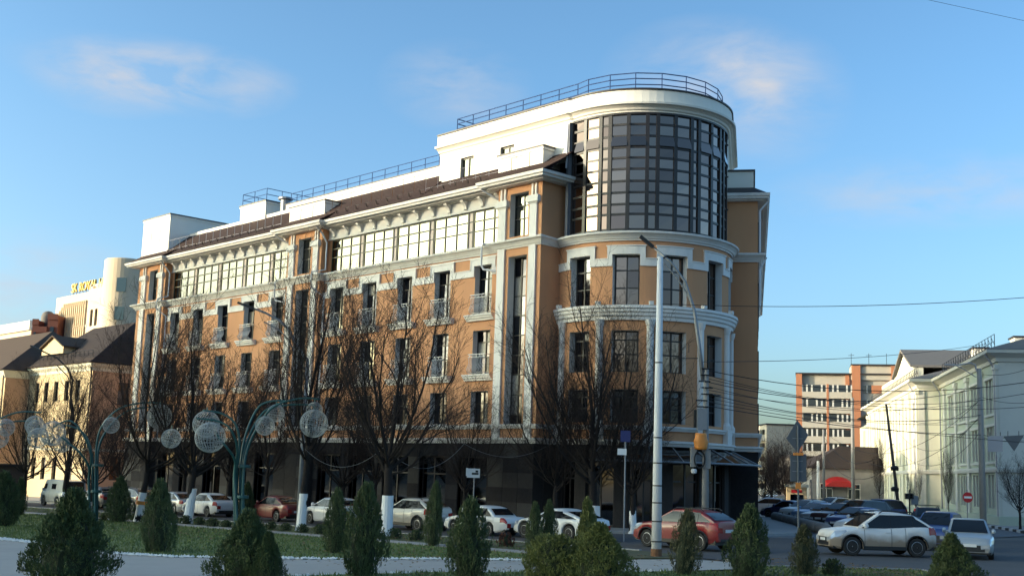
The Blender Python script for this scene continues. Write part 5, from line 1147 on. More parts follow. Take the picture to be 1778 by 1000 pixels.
def lerp(a, b, t): return a+(b-a)*t
def smooth01(t): t = max(0, min(1, t)); return t*t*(3-2*t)
def car(name, label, typ, pm, loc, heading, group=None, rims=True, over=None, roofrack=False, plate_front=True):
    P = dict(TYPES[typ]); P.update(over or {})
    L, Wd, H, wb, wr = P['L'], P['W'], P['H'], P['wb'], P['r']; gc = P['gc']
    root = thing(name, label, 'car' if typ != 'van' else 'van', loc, heading, group)
    xf = L/2-.86 if typ != 'van' else L/2-.95; xr = xf-wb; ar = wr+.075
    def topz(x):
        if x > P['cowl']:
            t = (x-P['cowl'])/(L/2-P['cowl']); return lerp(P['belt']+.02, P['hood']-.12, t**1.2)-(.22*max(0, (t-.82)/.18)**2)
        if x < P['rb']:
            t = (P['rb']-x)/(L/2+P['rb']); return P['deck']-.03*t-.2*max(0, (t-.75)/.25)**2
        t = (x-P['rb'])/(P['cowl']-P['rb']); return lerp(P['deck'], P['belt']+.02, smooth01(t))
    def halfw(x):
        d = min(L/2-x, x+L/2); w = Wd/2
        if d < .75: w *= 1-.20*((.75-d)/.75)**2.2
        return w
    def botz(x):
        z = gc
        df = L/2-x; dr = x+L/2
        if df < .5: z += .10*((.5-df)/.5)
        if dr < .6: z += .16*((.6-dr)/.6)
        for xa in (xf, xr):
            d = abs(x-xa)
            if d < ar: z = max(z, wr+sqrt(max(0, ar*ar-d*d)))
        return z
    xs = set([-L/2, L/2])
    for xa in (xf, xr):
        for i in range(13): xs.add(xa+ar*cos(pi*i/12)*1.0)
        xs.add(xa+ar+.004); xs.add(xa-ar-.004)
    for i in range(22): xs.add(-L/2+L*i/21)
    for d in (.03, .08, .15, .25, .4): xs.add(L/2-d); xs.add(-L/2+d)
    xs = sorted(xs)
    def sect(x):
        w, zt, zb = halfw(x), topz(x), botz(x); zb = min(zb, zt-.12); h = zt-zb
        sh = zt-.14
        pts = [(w*.90, zb), (w*.975, zb+h*.10), (w, zb+h*.35), (w*1.0, zb+h*.62), (w*.975, max(zb+h*.8, sh)), (w*.93, zt-.035), (w*.80, zt), (w*.4, zt+.018), (0, zt+.025)]
        return pts
    mb = MB(); S = [sect(x) for x in xs]; n = len(S[0]); rows = []
    for x, s in zip(xs, S):
        rows.append([(x, y, z) for y, z in s]+[(x, -y, z) for y, z in s[-2::-1]])
    k = len(rows[0]); vs = [p for r_ in rows for p in r_]
    fs = [(i*k+j, i*k+j+1, (i+1)*k+j+1, (i+1)*k+j) for i in range(len(xs)-1) for j in range(k-1)]
    fs += [tuple(range(k)), tuple(range((len(xs)-1)*k, len(xs)*k))]
    mb.add(vs, fs)
    # greenhouse shell
    wbse = Wd/2*.90; wt = Wd/2*(.70 if typ != 'van' else .80)
    def roofz(x):
        c, rf, rr, rb = P['cowl'], P['rf'], P['rr'], P['rb']
        if x >= rf: t = (c-x)/(c-rf); return lerp(P['belt'], H-.045, t**.9)
        if x <= rr: t = (x-rb)/(rr-rb); return lerp(P['deck']-.02, H-.11, max(0, t)**.82)
        t = (x-rr)/(rf-rr); return H-.06-.05*(1-t)**2+.02*t+.045*sin(pi*t)
    def yside(z, x=0):
        t = (z-P['belt'])/(H-P['belt']); return lerp(wbse, wt, max(0, min(1, t))**1.1)
    gx = sorted(set([P['cowl'], P['rf'], P['rr'], P['rb']]+[lerp(P['rb'], P['rr'], i/4) for i in range(5)]+[lerp(P['rr'], P['rf'], i/8) for i in range(9)]+[lerp(P['rf'], P['cowl'], i/4) for i in range(5)]))
    rows = []
    for x in gx:
        zr = roofz(x); zb_ = min(topz(x)-.05, zr); ze = zr-.05*min(1, (zr-zb_)/.3); s = [(yside(zb_), zb_), (yside(lerp(zb_, ze, .5)), lerp(zb_, ze, .5)), (yside(ze), ze), (yside(zr)*.90, zr), (yside(zr)*.5, zr+.012), (0, zr+.018)]
        rows.append([(x, y, z) for y, z in s]+[(x, -y, z) for y, z in s[-2::-1]])
    k = len(rows[0]); vs = [p for r_ in rows for p in r_]; mb.add(vs, [(i*k+j, i*k+j+1, (i+1)*k+j+1, (i+1)*k+j) for i in range(len(gx)-1) for j in range(k-1)])
    body = mb.build('body', pm, root, smooth=True)
    try:
        body.data.set_sharp_from_angle(angle=radians(32))
    except Exception: pass
    # underside, wheel wells
    mb = MB(); mb.box(-L/2+.12, L/2-.12, -Wd/2*.84, Wd/2*.84, gc+.02, .62)
    for sx in (1, -1): mb.box(sx*L/2-.2, sx*L/2+.005*sx if sx > 0 else -L/2+.2, -Wd/2*.72, Wd/2*.72, gc+.09, gc+.22) if False else None
    mb.build('underbody', M['black'], root)
    # glass
    g = MB()
    def wsx(t): return lerp(P['rf'], P['cowl'], t)
    rows = []
    for i in range(6):
        t = .06+.86*i/5; x = wsx(t); z = roofz(x)+.022; y = yside(roofz(x))*.90-.02; rows.append([(x+.012, yy, z+.0*abs(yy)) for yy in (-y, -y*.5, 0, y*.5, y)])
    for a, b in zip(rows, rows[1:]):
        for j in range(4): g.quad(a[j], a[j+1], b[j+1], b[j])
    g.build('windscreen', M['carglass'], root, smooth=True)
    g = MB(); rows = []
    for i in range(6):
        t = .10+.80*i/5; x = lerp(P['rr'], P['rb'], t); z = roofz(x)+.022; y = yside(roofz(x))*.88-.02; rows.append([(x-.012, yy, z) for yy in (-y, -y*.5, 0, y*.5, y)])
    for a, b in zip(rows, rows[1:]):
        for j in range(4): g.quad(a[j], a[j+1], b[j+1], b[j])
    g.build('rear_window', M['carglass'], root, smooth=True)
    zl = P['belt']+.045+(.12 if typ == 'van' else 0); zh = H-.125-(.22 if typ == 'van' else 0)
    def xfront(z): # windscreen pillar x at height z
        lo_, hi_ = P['rf'], P['cowl']
        for _ in range(24):
            m_ = (lo_+hi_)/2
            if roofz(m_) > z+.07: lo_ = m_
            else: hi_ = m_
        return lo_-.07
    def xrear(z):
        lo_, hi_ = P['rb'], P['rr']
        for _ in range(24):
            m_ = (lo_+hi_)/2
            if roofz(m_) > z+.07: hi_ = m_
            else: lo_ = m_
        return hi_+.09
    xb = lerp(P['rf'], P['rr'], .30); xc = lerp(P['rf'], P['rr'], .92)
    segs = [(None, xb+.012), (xb-.012, xc if typ not in ('coupe',) else None)]
    if typ in ('suv', 'mpv', 'van', 'hatch') : segs.append((xc-.03, None))
    for sgn in (1, -1):
        if typ != 'van':
            g = MB(); rowsq = []
            for i in range(5):
                z = lerp(zl-.012, zh+.012, i/4); y = (yside(z)+.007)*sgn; rowsq.append(((xfront(z)+.012, y, z), (min(xfront(z), xrear(z)-.012), y, z)))
            for p, q in zip(rowsq, rowsq[1:]): g.quad(p[0], p[1], q[1], q[0])
            g.build('window_trim', M['black'], root)
        for (a, b) in segs:
            if typ == 'van':
                if a is not None and b is None: continue
                a, b = (None, 1.0) if a is None else (.15, -.65)
            g = MB(); rowsq = []
            for i in range(5):
                z = lerp(zl, zh, i/4); x0 = xfront(z) if a is None else a; x1 = xrear(z) if b is None else b
                if x0-x1 < .05: x1 = x0-.05
                y = (yside(z)+.012)*sgn; rowsq.append(((x0, y, z), (x1, y, z)))
            for p, q in zip(rowsq, rowsq[1:]): g.quad(p[0], p[1], q[1], q[0])
            g.build('side_window', M['carglass'], root)
    # wheels
    wp = wheel_parts()
    for xa in (xf, xr):
        for sgn in (1, -1):
            w = mobj('wheel', wp['brake'], root); w.location = (xa, sgn*(Wd/2-.115), wr); w.scale = (wr, .30 if sgn > 0 else .30, wr)
            if sgn < 0: w.rotation_euler = (0, 0, pi)
            mobj('tyre', wp['tyre'], w); mobj('rim', wp['rim'], w)
    # surface patches for lamps
    def patch(nm, xa, xb_, ja, jb, m, sgn, off=.012, nx=4):
        p = MB(); R_ = []
        for i in range(nx+1):
            x = lerp(xa, xb_, i/nx); s = sect(x); c = [s[j] for j in range(ja, jb+1)]
            R_.append([(x+(off*.6 if x > 0 else -off*.6), (y+off)*sgn, z+(off*.4)) for y, z in c])
        for a, b in zip(R_, R_[1:]):
            for j in range(len(a)-1): p.quad(a[j], a[j+1], b[j+1], b[j])
        return p.build(nm, m, root)
    for sgn in (1, -1):
        patch('headlight', L/2-.62, L/2-.03, 3, 5, M['headlamp'], sgn)
        patch('taillight', -L/2+.36, -L/2+.015, 3, 5, M['taillamp'], sgn)
        zt = topz(-L/2+.01); p = MB(); y0, y1 = halfw(-L/2)*.62, halfw(-L/2)*.98; p.hexa([(-L/2-.015, y0*sgn, zt-.30), (-L/2+.02, y0*sgn, zt-.30), (-L/2+.02, y1*sgn, zt-.28), (-L/2-.012, y1*sgn, zt-.28), (-L/2-.015, y0*sgn, zt-.10), (-L/2+.02, y0*sgn, zt-.10), (-L/2+.02, y1*sgn, zt-.07), (-L/2-.012, y1*sgn, zt-.07)]); p.build('taillight', M['taillamp'], root)
        zt = topz(L/2-.01); p = MB(); y0, y1 = halfw(L/2)*.56, halfw(L/2)*.99; p.hexa([(L/2-.02, y0*sgn, zt-.20), (L/2+.014, y0*sgn, zt-.20), (L/2+.01, y1*sgn, zt-.16), (L/2-.02, y1*sgn, zt-.16), (L/2-.02, y0*sgn, zt-.06), (L/2+.014, y0*sgn, zt-.06), (L/2+.01, y1*sgn, zt-.02), (L/2-.02, y1*sgn, zt-.02)]); p.build('headlight', M['headlamp'], root)
        # mirror
        p = MB(); zc = P['belt']+.12; xm = P['cowl']-.32; yy = yside(zc)+.14; p.lathe([(.02, -.09), (.09, -.07), (.11, 0), (.09, .05), (.03, .07)], 8, (xm, yy*sgn, zc), axis='y'); p.obox((xm, (yy-.1)*sgn, zc-.06), (.03, 0, 0), (0, .06, 0), (0, 0, .03)); p.build('mirror', pm, root)
        for xh in (xb+.16, xc+.20):
            p = MB(); zh_ = P['belt']-.12; p.obox((xh, (Wd/2*.99+.012)*sgn, zh_), (.09, 0, 0), (0, .016, 0), (0, 0, .016)); p.build('door_handle', pm, root)
        # door gaps
        for xd in (xf-ar-.06, xb, xc-.02 if typ not in ('coupe',) else None):
            if xd is None: continue
            if xr-ar < xd < xr+ar: xd = xr+ar+.03
            p = MB(); pts = [(y+.004, z) for y, z in sect(xd)[1:6]]
            for (ya, za), (yb, zb2) in zip(pts, pts[1:]): p.quad((xd-.009, ya*sgn, za), (xd+.009, ya*sgn, za), (xd+.009, yb*sgn, zb2), (xd-.009, yb*sgn, zb2))
            p.build('door_gap', M['black'], root)
    # grille, bumpers, plates
    zt = topz(L/2-.01); p = MB(); p.box(L/2-.03, L/2+.012, -.40, .40, zt-.23, zt-.05); p.build('grille', M['black'], root)
    p = MB(); p.box(L/2-.04, L/2+.008, -.55, .55, gc+.13, gc+.27); p.build('lower_grille', M['black'], root)
    p = MB(); p.box(L/2-.02, L/2+.022, -.25, .25, gc+.31, gc+.42); p.build('number_plate', M['plate'], root)
    p = MB(); zp = topz(-L/2+.01)-.28 if typ not in ('oldsedan',) else gc+.36; p.box(-L/2-.024, -L/2+.01, -.26, .26, zp, zp+.12); p.build('number_plate', M['plate'], root)
    p = MB(); p.box(-L/2-.01, -L/2+.06, -Wd/2*.62, Wd/2*.62, gc+.16, gc+.26); p.build('bumper_insert', M['black'], root)
    if typ == 'suv':                       # dark sill and arch cladding, fog lamps
        for sgn in (1, -1):
            p = MB(); x0, x1 = xr+ar+.01, xf-ar-.01; w_ = Wd/2; p.hexa([(x0, sgn*(w_*.90), gc-.01), (x1, sgn*(w_*.90), gc-.01), (x1, sgn*(w_+.012), gc+.02), (x0, sgn*(w_+.012), gc+.02), (x0, sgn*(w_*.93), gc+.16), (x1, sgn*(w_*.93), gc+.16), (x1, sgn*(w_+.012), gc+.15), (x0, sgn*(w_+.012), gc+.15)]); p.build('sill', M['black'], root)
            for xa in (xf, xr):
                p = MB(); pts_ = [(xa+(ar+.012)*cos(t), sgn*(halfw(xa)+.006), wr+(ar+.012)*sin(t)) for t in [pi*i/14 for i in range(15)]]; p.tube(pts_, .028, 5); p.build('arch_trim', M['black'], root)
            p = MB(); p.lathe([(.075, -.02), (.075, .02)], 12, (0, 0, 0), 'y'); o_ = p.build('fog_lamp', M['black'], root); o_.location = (L/2-.03, sgn*halfw(L/2)*.78, gc+.32); o_.rotation_euler = (0, 0, pi/2)
    if typ in ('suv',) or roofrack:
        for sgn in (1, -1):
            p = MB(); y = yside(H-.05)*.93*sgn; p.tube([(P['rf']-.05, y, H-.05), (P['rf']-.2, y, H+.03), (P['rr']+.1, y, H+.03), (P['rr']-.05, y, H-.05)], .022, 6); p.build('roof_rail', M['black'], root)
    if roofrack:
        for x in (P['rf']-.3, P['rr']+.4):
            p = MB(); p.box(x-.03, x+.03, -wt-.05, wt+.05, H+.08, H+.12); p.build('roof_bar', M['black'], root)
    return root
PC = {'white': paint('white car paint', (.72, .72, .72), .25, 0), 'whited': paint('dirty white car paint', (.74, .73, .72), .92, 0, dz=.66, dirtcol=(.25, .18, .12)), 'beige': paint('dusty white car paint', (.62, .60, .56), .7, 0, dz=.7),
 'silver': paint('silver car paint', (.50, .51, .53), .3, .5), 'silverd': paint('dusty silver car paint', (.36, .40, .44), .6, .3, dz=.45), 'grey': paint('grey car paint', (.10, .105, .115), .3, .4), 'red': paint('red car paint', (.13, .003, .007), .06, .0), 'redd': paint('dusty red car paint', (.20, .004, .008), .35, .0, dz=.5, dirtcol=(.15, .07, .06)),
 'dark': paint('dark car paint', (.02, .02, .025), .2, .3), 'blue': paint('blue car paint', (.03, .07, .22), .2, .4), 'lblue': paint('light blue car paint', (.20, .34, .55), .2, .4), 'navy': paint('navy car paint', (.015, .03, .11), .2, .3), 'maroon': paint('maroon car paint', (.06, .02, .025), .2, .3), 'van': paint('grey green van paint', (.34, .37, .37), .4, 0)}
ROWY = -7.75
def rowcar(px_rear_wheel, typ, pc, label, name, over=None, dy=0):
    # rear near wheel stands under picture column px on the kerb lane; the cars point left along the street
    P = dict(TYPES[typ]); P.update(over or {}); y = ROWY+dy-P['W']/2+.12
    d = ray(px_rear_wheel, 905); x = CAM.x+d.x*((y-CAM.y)/d.y)
    xr = P['L']/2-(.86 if typ != 'van' else .95)-P['wb']; cx = x+xr
    return car(name, label, typ, PC[pc], (cx, ROWY+dy, gz(cx, ROWY)+.004), pi, 'cars parked along the street')
rowcar(97, 'van', 'van', 'boxy grey green van parked at the far left of the row', 'parked_van')
rowcar(165, 'suv', 'grey', 'dark grey estate parked behind the left lamp cluster', 'parked_car', dict(L=4.5))
rowcar(229, 'suv', 'grey', 'dark crossover with pale roof line parked beside a narrow thuja', 'parked_car')
rowcar(302, 'sedan', 'silver', 'silver sedan parked behind the orange-banded tree', 'parked_car')
rowcar(360, 'sedan', 'white', 'white sedan parked left of the central lamp cluster', 'parked_car', dict(L=4.38))
rowcar(481, 'sedan', 'red', 'dark red sedan parked right of the central lamp cluster', 'parked_car', dict(H=1.52))
rowcar(585, 'hatch', 'white', 'white hatchback parked between the red sedan and the beige crossover', 'parked_car')
rowcar(725, 'suv', 'beige', 'dusty beige crossover parked behind a whitewashed tree', 'parked_car', dict(H=1.58, L=4.25, wb=2.54))
rowcar(851, 'oldsedan', 'white', 'old angular white sedan with flat boot in the parked row', 'parked_car')
rowcar(990, 'coupe', 'white', 'white low coupe with sloping roof behind the yellowish thujas', 'parked_car', dy=.3)
rowcar(1214, 'suv', 'redd', 'dusty red crossover at the right end of the parked row', 'parked_car', dict(H=1.6, L=4.46, wb=2.67, W=1.84), dy=.1)
def vcar(px, dep, head_deg, typ, pc, label, over=None, group='cars parked on the side street', **k):
    # heading: 0 = away from the camera, 90 = to the left of the picture, 180 = towards the camera
    p = colD(px, dep); a = atan2(FWD.y, FWD.x)+radians(head_deg)
    return car('parked_car', label, typ, PC[pc], (p.x, p.y, p.z+.01), a, group, over=over, **k)
car_a = vcar(1521, 49.2, 97, 'suv', 'whited', 'mud splashed white crossover seen from the side at the right', dict(L=4.42, H=1.72, wb=2.68, W=1.8, r=.37, hood=1.06, belt=1.05, deck=1.2), group=None)
vcar(1683, 50.0, 160, 'hatch', 'silverd', 'silver hatchback facing the camera at the right', dict(L=4.05, W=1.82, H=1.55), group=None)
vcar(1632, 56, 150, 'mpv', 'blue', 'blue car squeezed between the white crossover and the silver hatchback', group=None)
vcar(1612, 72, 165, 'suv', 'dark', 'dark car with roof bars behind the white crossover', roofrack=True, group=None)
vcar(1334, 104, 65, 'hatch', 'silver', 'silver hatchback beyond the concrete pipe barrier at the corner'); vcar(1370, 93, 40, 'sedan', 'navy', 'navy sedan at the head of the pipe barrier')
vcar(1340, 130, 20, 'sedan', 'white', 'pale car furthest down the side street'); vcar(1362, 122, 35, 'suv', 'maroon', 'dark crossover far down the side street near the kiosk')
vcar(1402, 89, 122, 'suv', 'white', 'white car first in the nose-in row at the pipe barrier'); vcar(1421, 85.5, 122, 'hatch', 'lblue', 'light blue hatchback second in the nose-in row'); vcar(1440, 82, 122, 'sedan', 'silver', 'silver sedan third in the nose-in row'); vcar(1462, 78.5, 122, 'suv', 'maroon', 'maroon crossover fourth in the nose-in row')
vcar(1496, 77, 122, 'mpv', 'dark', 'dark people carrier behind the white crossover bonnet', dict(H=1.85)); vcar(1489, 72.5, 122, 'hatch', 'blue', 'blue hatchback fifth in the nose-in row'); vcar(1512, 67, 122, 'sedan', 'white', 'white sedan just behind the bonnet of the white crossover')
vcar(1447, 112, 122, 'suv', 'white', 'pale crossover deep in the parking behind the poles'); vcar(1478, 104, 122, 'sedan', 'dark', 'black sedan deep in the parking before the low shop'); vcar(1530, 92, 122, 'mpv', 'navy', 'navy people carrier deep in the parking before the green building', dict(H=1.8))
# ================================================================== lamp clusters with wire balls
def ball_mesh(seed):
    rnd = random.Random(seed); mb = MB()
    for i in range(15):
        a = pi*i/15; pts = []
        for j in range(25):
            t = 2*pi*j/24; w = .03*sin(7*t+i); v = Vector((sin(t)*cos(a+w), sin(t)*sin(a+w), cos(t))); pts.append(v)
        mb.tube(pts, .016, 3, cap=False)
    for z in (-.93, -.75, -.5, -.2, .1, .4, .7, .92):
        r = sqrt(1-z*z); mb.tube([(r*cos(2*pi*j/24), r*sin(2*pi*j/24), z) for j in range(25)], .012, 3, cap=False)
    for i in range(26):       # wound light string
        a = rnd.random()*6.28; z = rnd.uniform(-.9, .9); pts = []
        for j in range(9):
            r = sqrt(max(.01, 1-z*z))*rnd.uniform(.95, 1.0); pts.append((r*cos(a), r*sin(a), z)); a += .28; z = max(-.97, min(.97, z+rnd.gauss(.0, .09)))
        mb.tube(pts, .010, 3, cap=False)
    return mb.mesh('ball', M['ballwire'], fix=False)
BALL = ball_mesh(4)
def cluster(label, base_px, dep, arms, balls):
    b = colD(base_px, dep); root = thing('lamp_cluster', label, 'street lamp', tuple(b), world=True, group='teal ball lamp clusters'); n = len(arms)
    for i, pts in enumerate(arms):
        a = 2*pi*i/n; off = Vector((cos(a), sin(a), 0))*.2; P = [b+off+Vector((0, 0, -.05))]
        for k, (px, py) in enumerate(pts):
            q = atD(px, py, dep+sin(a)*.9*min(1, k/2.)); P.append(q+off*(.6 if k == 0 else 0))
        # smooth the arm
        Q = []
        for s in range(len(P)-1):
            p0, p1, p2, p3 = P[max(0, s-1)], P[s], P[s+1], P[min(len(P)-1, s+2)]
            for j in range(5):
                t = j/5.; Q.append(.5*((2*p1)+(p2-p0)*t+(2*p0-5*p1+4*p2-p3)*t*t+(3*p1-p0-3*p2+p3)*t**3))
        Q.append(P[-1]); m_ = len(Q)
        mb = MB(); mb.tube(Q, [.075*(1-.45*i2/(m_-1)) for i2 in range(m_)], 8); mb.build('arm', M['teal'], root, smooth=True)
    mb = MB(); mb.lathe([(.34, 0), (.34, .12), (.28, .14)], 14, tuple(b)); mb.build('base', M['teal'], root)
    for z in (1.6, 3.0):
        mb = MB(); mb.lathe([(.27, z), (.29, z+.03), (.29, z+.12), (.27, z+.15)], 12, tuple(b)); mb.build('collar', M['teal'], root)
    for (px, py, dpx, dd) in balls:
        c = atD(px, py, dep+dd); r = dpx/2/FPX*(dep+dd); o = mobj('wire_ball', BALL, root); o.location = c; o.scale = (r, r, r); o.rotation_euler = (random.random()*.4, random.random()*.4, random.random()*3)
        mb = MB(); mb.tube([c+Vector((0, 0, r)), c+Vector((0, 0, r+.16))], .03, 5); mb.build('hanger', M['teal'], root)
cluster('teal lamp cluster with wire balls in the middle of the lawn', 417, 56.5,
 [[(420, 830), (433, 770), (470, 710), (520, 692), (556, 693)], [(417, 830), (428, 770), (458, 715), (500, 703), (548, 703)], [(415, 830), (424, 765), (445, 712), (468, 697), (500, 696)],
  [(413, 830), (416, 770), (408, 735), (386, 718), (352, 712)], [(411, 830), (412, 780), (400, 745), (378, 731), (340, 726)], [(410, 835), (408, 800), (395, 778), (382, 763), (374, 748)]],
 [(545, 735, 48, -.6), (546, 712, 28, .8), (479, 717, 30, .7), (460, 739, 33, -.5), (365, 759, 52, -.7), (358, 736, 46, .6), (297, 761, 33, .3)])
cluster('teal lamp cluster with wire balls left of the middle one', 162, 66.0,
 [[(164, 830), (168, 770), (180, 735), (210, 708), (250, 699), (282, 700)], [(165, 830), (172, 775), (192, 738), (222, 713), (260, 707), (276, 708)], [(160, 830), (160, 790), (150, 758), (130, 742), (96, 735)],
  [(158, 830), (158, 790), (142, 750), (120, 730), (90, 743)], [(157, 840), (154, 810), (138, 785), (118, 768), (106, 758)]],
 [(277, 723, 42, -.4), (270, 726, 27, .6), (193, 738, 28, -.3), (66, 760, 34, .3), (92, 752, 42, -.4), (62, 744, 30, .9), (108, 772, 26, .2)])
cluster('teal lamp cluster cut by the left edge of the photo', -52, 68.0,
 [[(-48, 830), (-40, 775), (-12, 735), (30, 716), (72, 716)], [(-50, 830), (-44, 780), (-16, 745), (22, 732), (68, 731)], [(-52, 830), (-48, 780), (-40, 745), (-30, 735), (-24, 730)]],
 [(10, 742, 30, .2), (60, 738, 32, .4), (-4, 760, 36, -.2)])
# ================================================================== poles and street lamps
def pole(name, label, px, dep, ytop, r0, r1, m, bands=(), lean=0, group=None, cat='pole'):
    b = colD(px, dep); zt = hgt(px, ytop, dep); root = thing(name, label, cat, tuple(b), group=group); h = zt-b.z
    lx = RGT*lean
    mb = MB(); mb.tube([(0, 0, -.1), lx*.5+Vector((0, 0, h*.5)), lx+Vector((0, 0, h))], [r0, (r0+r1)/2, r1], 12); mb.build('shaft', m, root, smooth=True)
    for z in bands:
        mb = MB(); r = r0+(r1-r0)*z/h+.006; mb.lathe([(r, z), (r, z+.045)], 12, tuple(lx*(z/h))); mb.build('band', M['black'], root)
    return root, b, h
wp_, wb_, wh_ = pole('white_pole', 'tall white painted concrete pole in front of the round tower', 1139.5, 43.4, 446, .185, .105, M['whitepole'], (.55, 1.25, 1.9, 2.5, 3.3, 4.2, 6.9))
mb = MB(); mb.lathe([(.2, -.05), (.2, .28), (.187, .32)], 12); mb.build('rusty_foot', M['rust'], wp_)
mb = MB(); mb.tube([(-.05, -.1, wh_-.1), (.12, .3, wh_+.05)], .03, 5); mb.build('bracket', M['black'], wp_)
# grey pole with curved lamp arm, boxes and orange bag
LP, lb, lh = pole('lamp_pole', 'grey concrete lamp pole with boxes and an orange bag behind the red crossover', 1224, 57.5, 640, .18, .12, M['concrete'])
def PL(px, py, dd=0): return atD(px, py, 57.5+dd)-Vector(LP.location)
arm = [PL(1221, 660), PL(1214, 600), PL(1206, 540), PL(1190, 490), PL(1165, 455), PL(1135, 430)]
mb = MB(); mb.tube(arm, [.11, .095, .08, .065, .055, .05], 8); mb.build('lamp_arm', M['steel'], LP, smooth=True)
arm2 = [PL(1206, 540), PL(1192, 508), PL(1175, 482), PL(1152, 455)]; mb = MB(); mb.tube(arm2, .035, 6); mb.build('brace', M['steel'], LP)
d = (PL(1112, 411)-PL(1136, 431)).normalized(); c = PL(1123, 420); s = d.cross(ZUP).normalized(); u = s.cross(d); mb = MB(); mb.obox(c, d*.42, s*.13, u*.07); mb.build('lamp_head', M['black'], LP)
def pbox(px0, px1, py0, py1, dd, th, m, name):
    a, b, c2 = PL(px0, py1, dd), PL(px1, py1, dd), PL(px0, py0, dd); mb = MB(); cx = (a+b)/2; cx.z = (a.z+c2.z)/2; mb.obox(cx, (b-a)/2, FWD*th, Vector((0, 0, (c2.z-a.z)/2))); return mb.build(name, m, LP)
pbox(1210, 1227, 709, 746, -.32, .16, M['steel'], 'meter_box'); pbox(1205, 1213, 711, 742, -.1, .14, M['black'], 'meter_box')
# bag: a puffed, creased shape
mb = MB(); c = PL(1217, 766, -.35); n_ = 10
rows = []
for i in range(9):
    t = i/8; z = (t-.5)*.76; w = .33*(.80+.24*sin(pi*min(1, t*1.15))); rows.append([(w*cos(2*pi*j/n_)*(1+.06*sin(5*j+i*2)), .2*sin(2*pi*j/n_)*(1+.1*sin(3*j+i)), z) for j in range(n_)])
vs = [tuple(c+RGT*x+FWD*y+Vector((0, 0, z))) for r_ in rows for x, y, z in r_]
mb.add(vs, [(i*n_+j, i*n_+(j+1) % n_, (i+1)*n_+(j+1) % n_, (i+1)*n_+j) for i in range(8) for j in range(n_)]+[tuple(range(n_)), tuple(range(8*n_, 9*n_))]); mb.build('orange_bag', M['orange'], LP, smooth=True)
pbox(1199, 1208, 776, 810, -.1, .15, M['concrete'], 'junction_box'); pbox(1224, 1233, 780, 813, -.05, .15, M['concrete'], 'junction_box')
mb = MB(); c = PL(1215, 797, -.3); mb.tube([c+RGT*(.26*cos(2*pi*j/20))+Vector((0, 0, .42*sin(2*pi*j/20))) for j in range(21)], .025, 5); mb.tube([c+RGT*(.23*cos(2*pi*j/20))+FWD*.04+Vector((0, 0, .38*sin(2*pi*j/20))) for j in range(21)], .022, 5); mb.build('cable_coil', M['black'], LP)
mb = MB(); c = PL(1205, 818, -.2); mb.lathe([(.02, -.12), (.12, -.08), (.14, .05), (.1, .12)], 10, tuple(c)); mb.build('flood_lamp', M['whitepole'], LP)
for k in range(7):
    mb = MB(); c = PL(1221+random.uniform(-8, 8), 640+k*11, -.2); mb.tube([c-RGT*.25, c+RGT*.3], .035, 5); mb.build('insulator_arm', M['black'], LP)
for px, a, b_ in ((1216, 600, 640),):
    mb = MB(); 
    for q in range(3):
        c = PL(1172+q*12, 612, -.1); mb.tube([c, c+Vector((0, 0, .7 if q == 1 else .4))], .02, 4)
    c0, c1 = PL(1168, 622, -.1), PL(1212, 622, -.1); mb.tube([c0, c1], .02, 4); mb.build('bracket', M['black'], LP)
def arm_lamp(label, px, dep, ytop, pts, r=.09, m=None):
    m = m or M['steel']; root, b, h = pole('street_lamp', label, px, dep, ytop, r*1.25, r, m, cat='street lamp', group='curved arm street lamps'); P = [atD(x, y, dep)-b for x, y in pts]
    mb = MB(); k = len(P); mb.tube([(0, 0, h)]+P, [r]+[r*(.85-.4*i/k) for i in range(k)], 8); mb.build('lamp_arm', m, root, smooth=True)
    d = (P[-1]-P[-2]).normalized(); s = d.cross(ZUP).normalized(); u = s.cross(d); mb = MB(); mb.obox(P[-1]+d*.3, d*.45, s*.13, u*.06); mb.build('lamp_head', M['black'], root)
    Q = [p+Vector((0, 0, -.5))*min(1, (len(P)-i)/2) for i, p in enumerate(P[:-1])]; mb = MB(); mb.tube([(0, 0, h-.6)]+Q, r*.45, 6); mb.build('brace', m, root); return root
arm_lamp('dark street lamp with long arm in front of the middle pier', 517, 63, 625, [(512, 596), (502, 573), (485, 556), (460, 543), (436, 534)], m=M['steel'])
arm_lamp('street lamp with long arm in front of the yellow house', 113, 84, 720, [(123, 690), (126, 660), (118, 640), (100, 622), (70, 608)], m=M['black'])
RP, rb, rh = pole('utility_pole', 'tall grey concrete pole with arm in front of the green building', 1708, 72, 640, .20, .13, M['concrete'])
mb = MB(); P = [atD(x, y, 72)-rb for x, y in ((1696, 645), (1693, 633), (1684, 630), (1662, 634), (1640, 633))]; mb.tube(P, .05, 6); mb.build('lamp_arm', M['greyrail'], RP)
mb = MB(); P = [atD(x, y, 72)-rb for x, y in ((1695, 655), (1672, 640), (1655, 632))]; mb.tube(P, .03, 6); mb.build('brace', M['greyrail'], RP)
M['oldwood'] = mat('weathered wood', (.10, .085, .075), .9, var=.25)
SP, sb, sh = pole('slanted_pole', 'dark slanting wooden pole in front of the sunlit green building', 1563, 100, 702, .15, .09, M['oldwood'], lean=-1.0)
for z in (2.5, 4.2): 
    mb = MB(); mb.lathe([(.3, -.15), (.34, .1), (.2, .25)], 10, (-.25, -.3, z)); mb.build('bell_box', M['black'], SP)
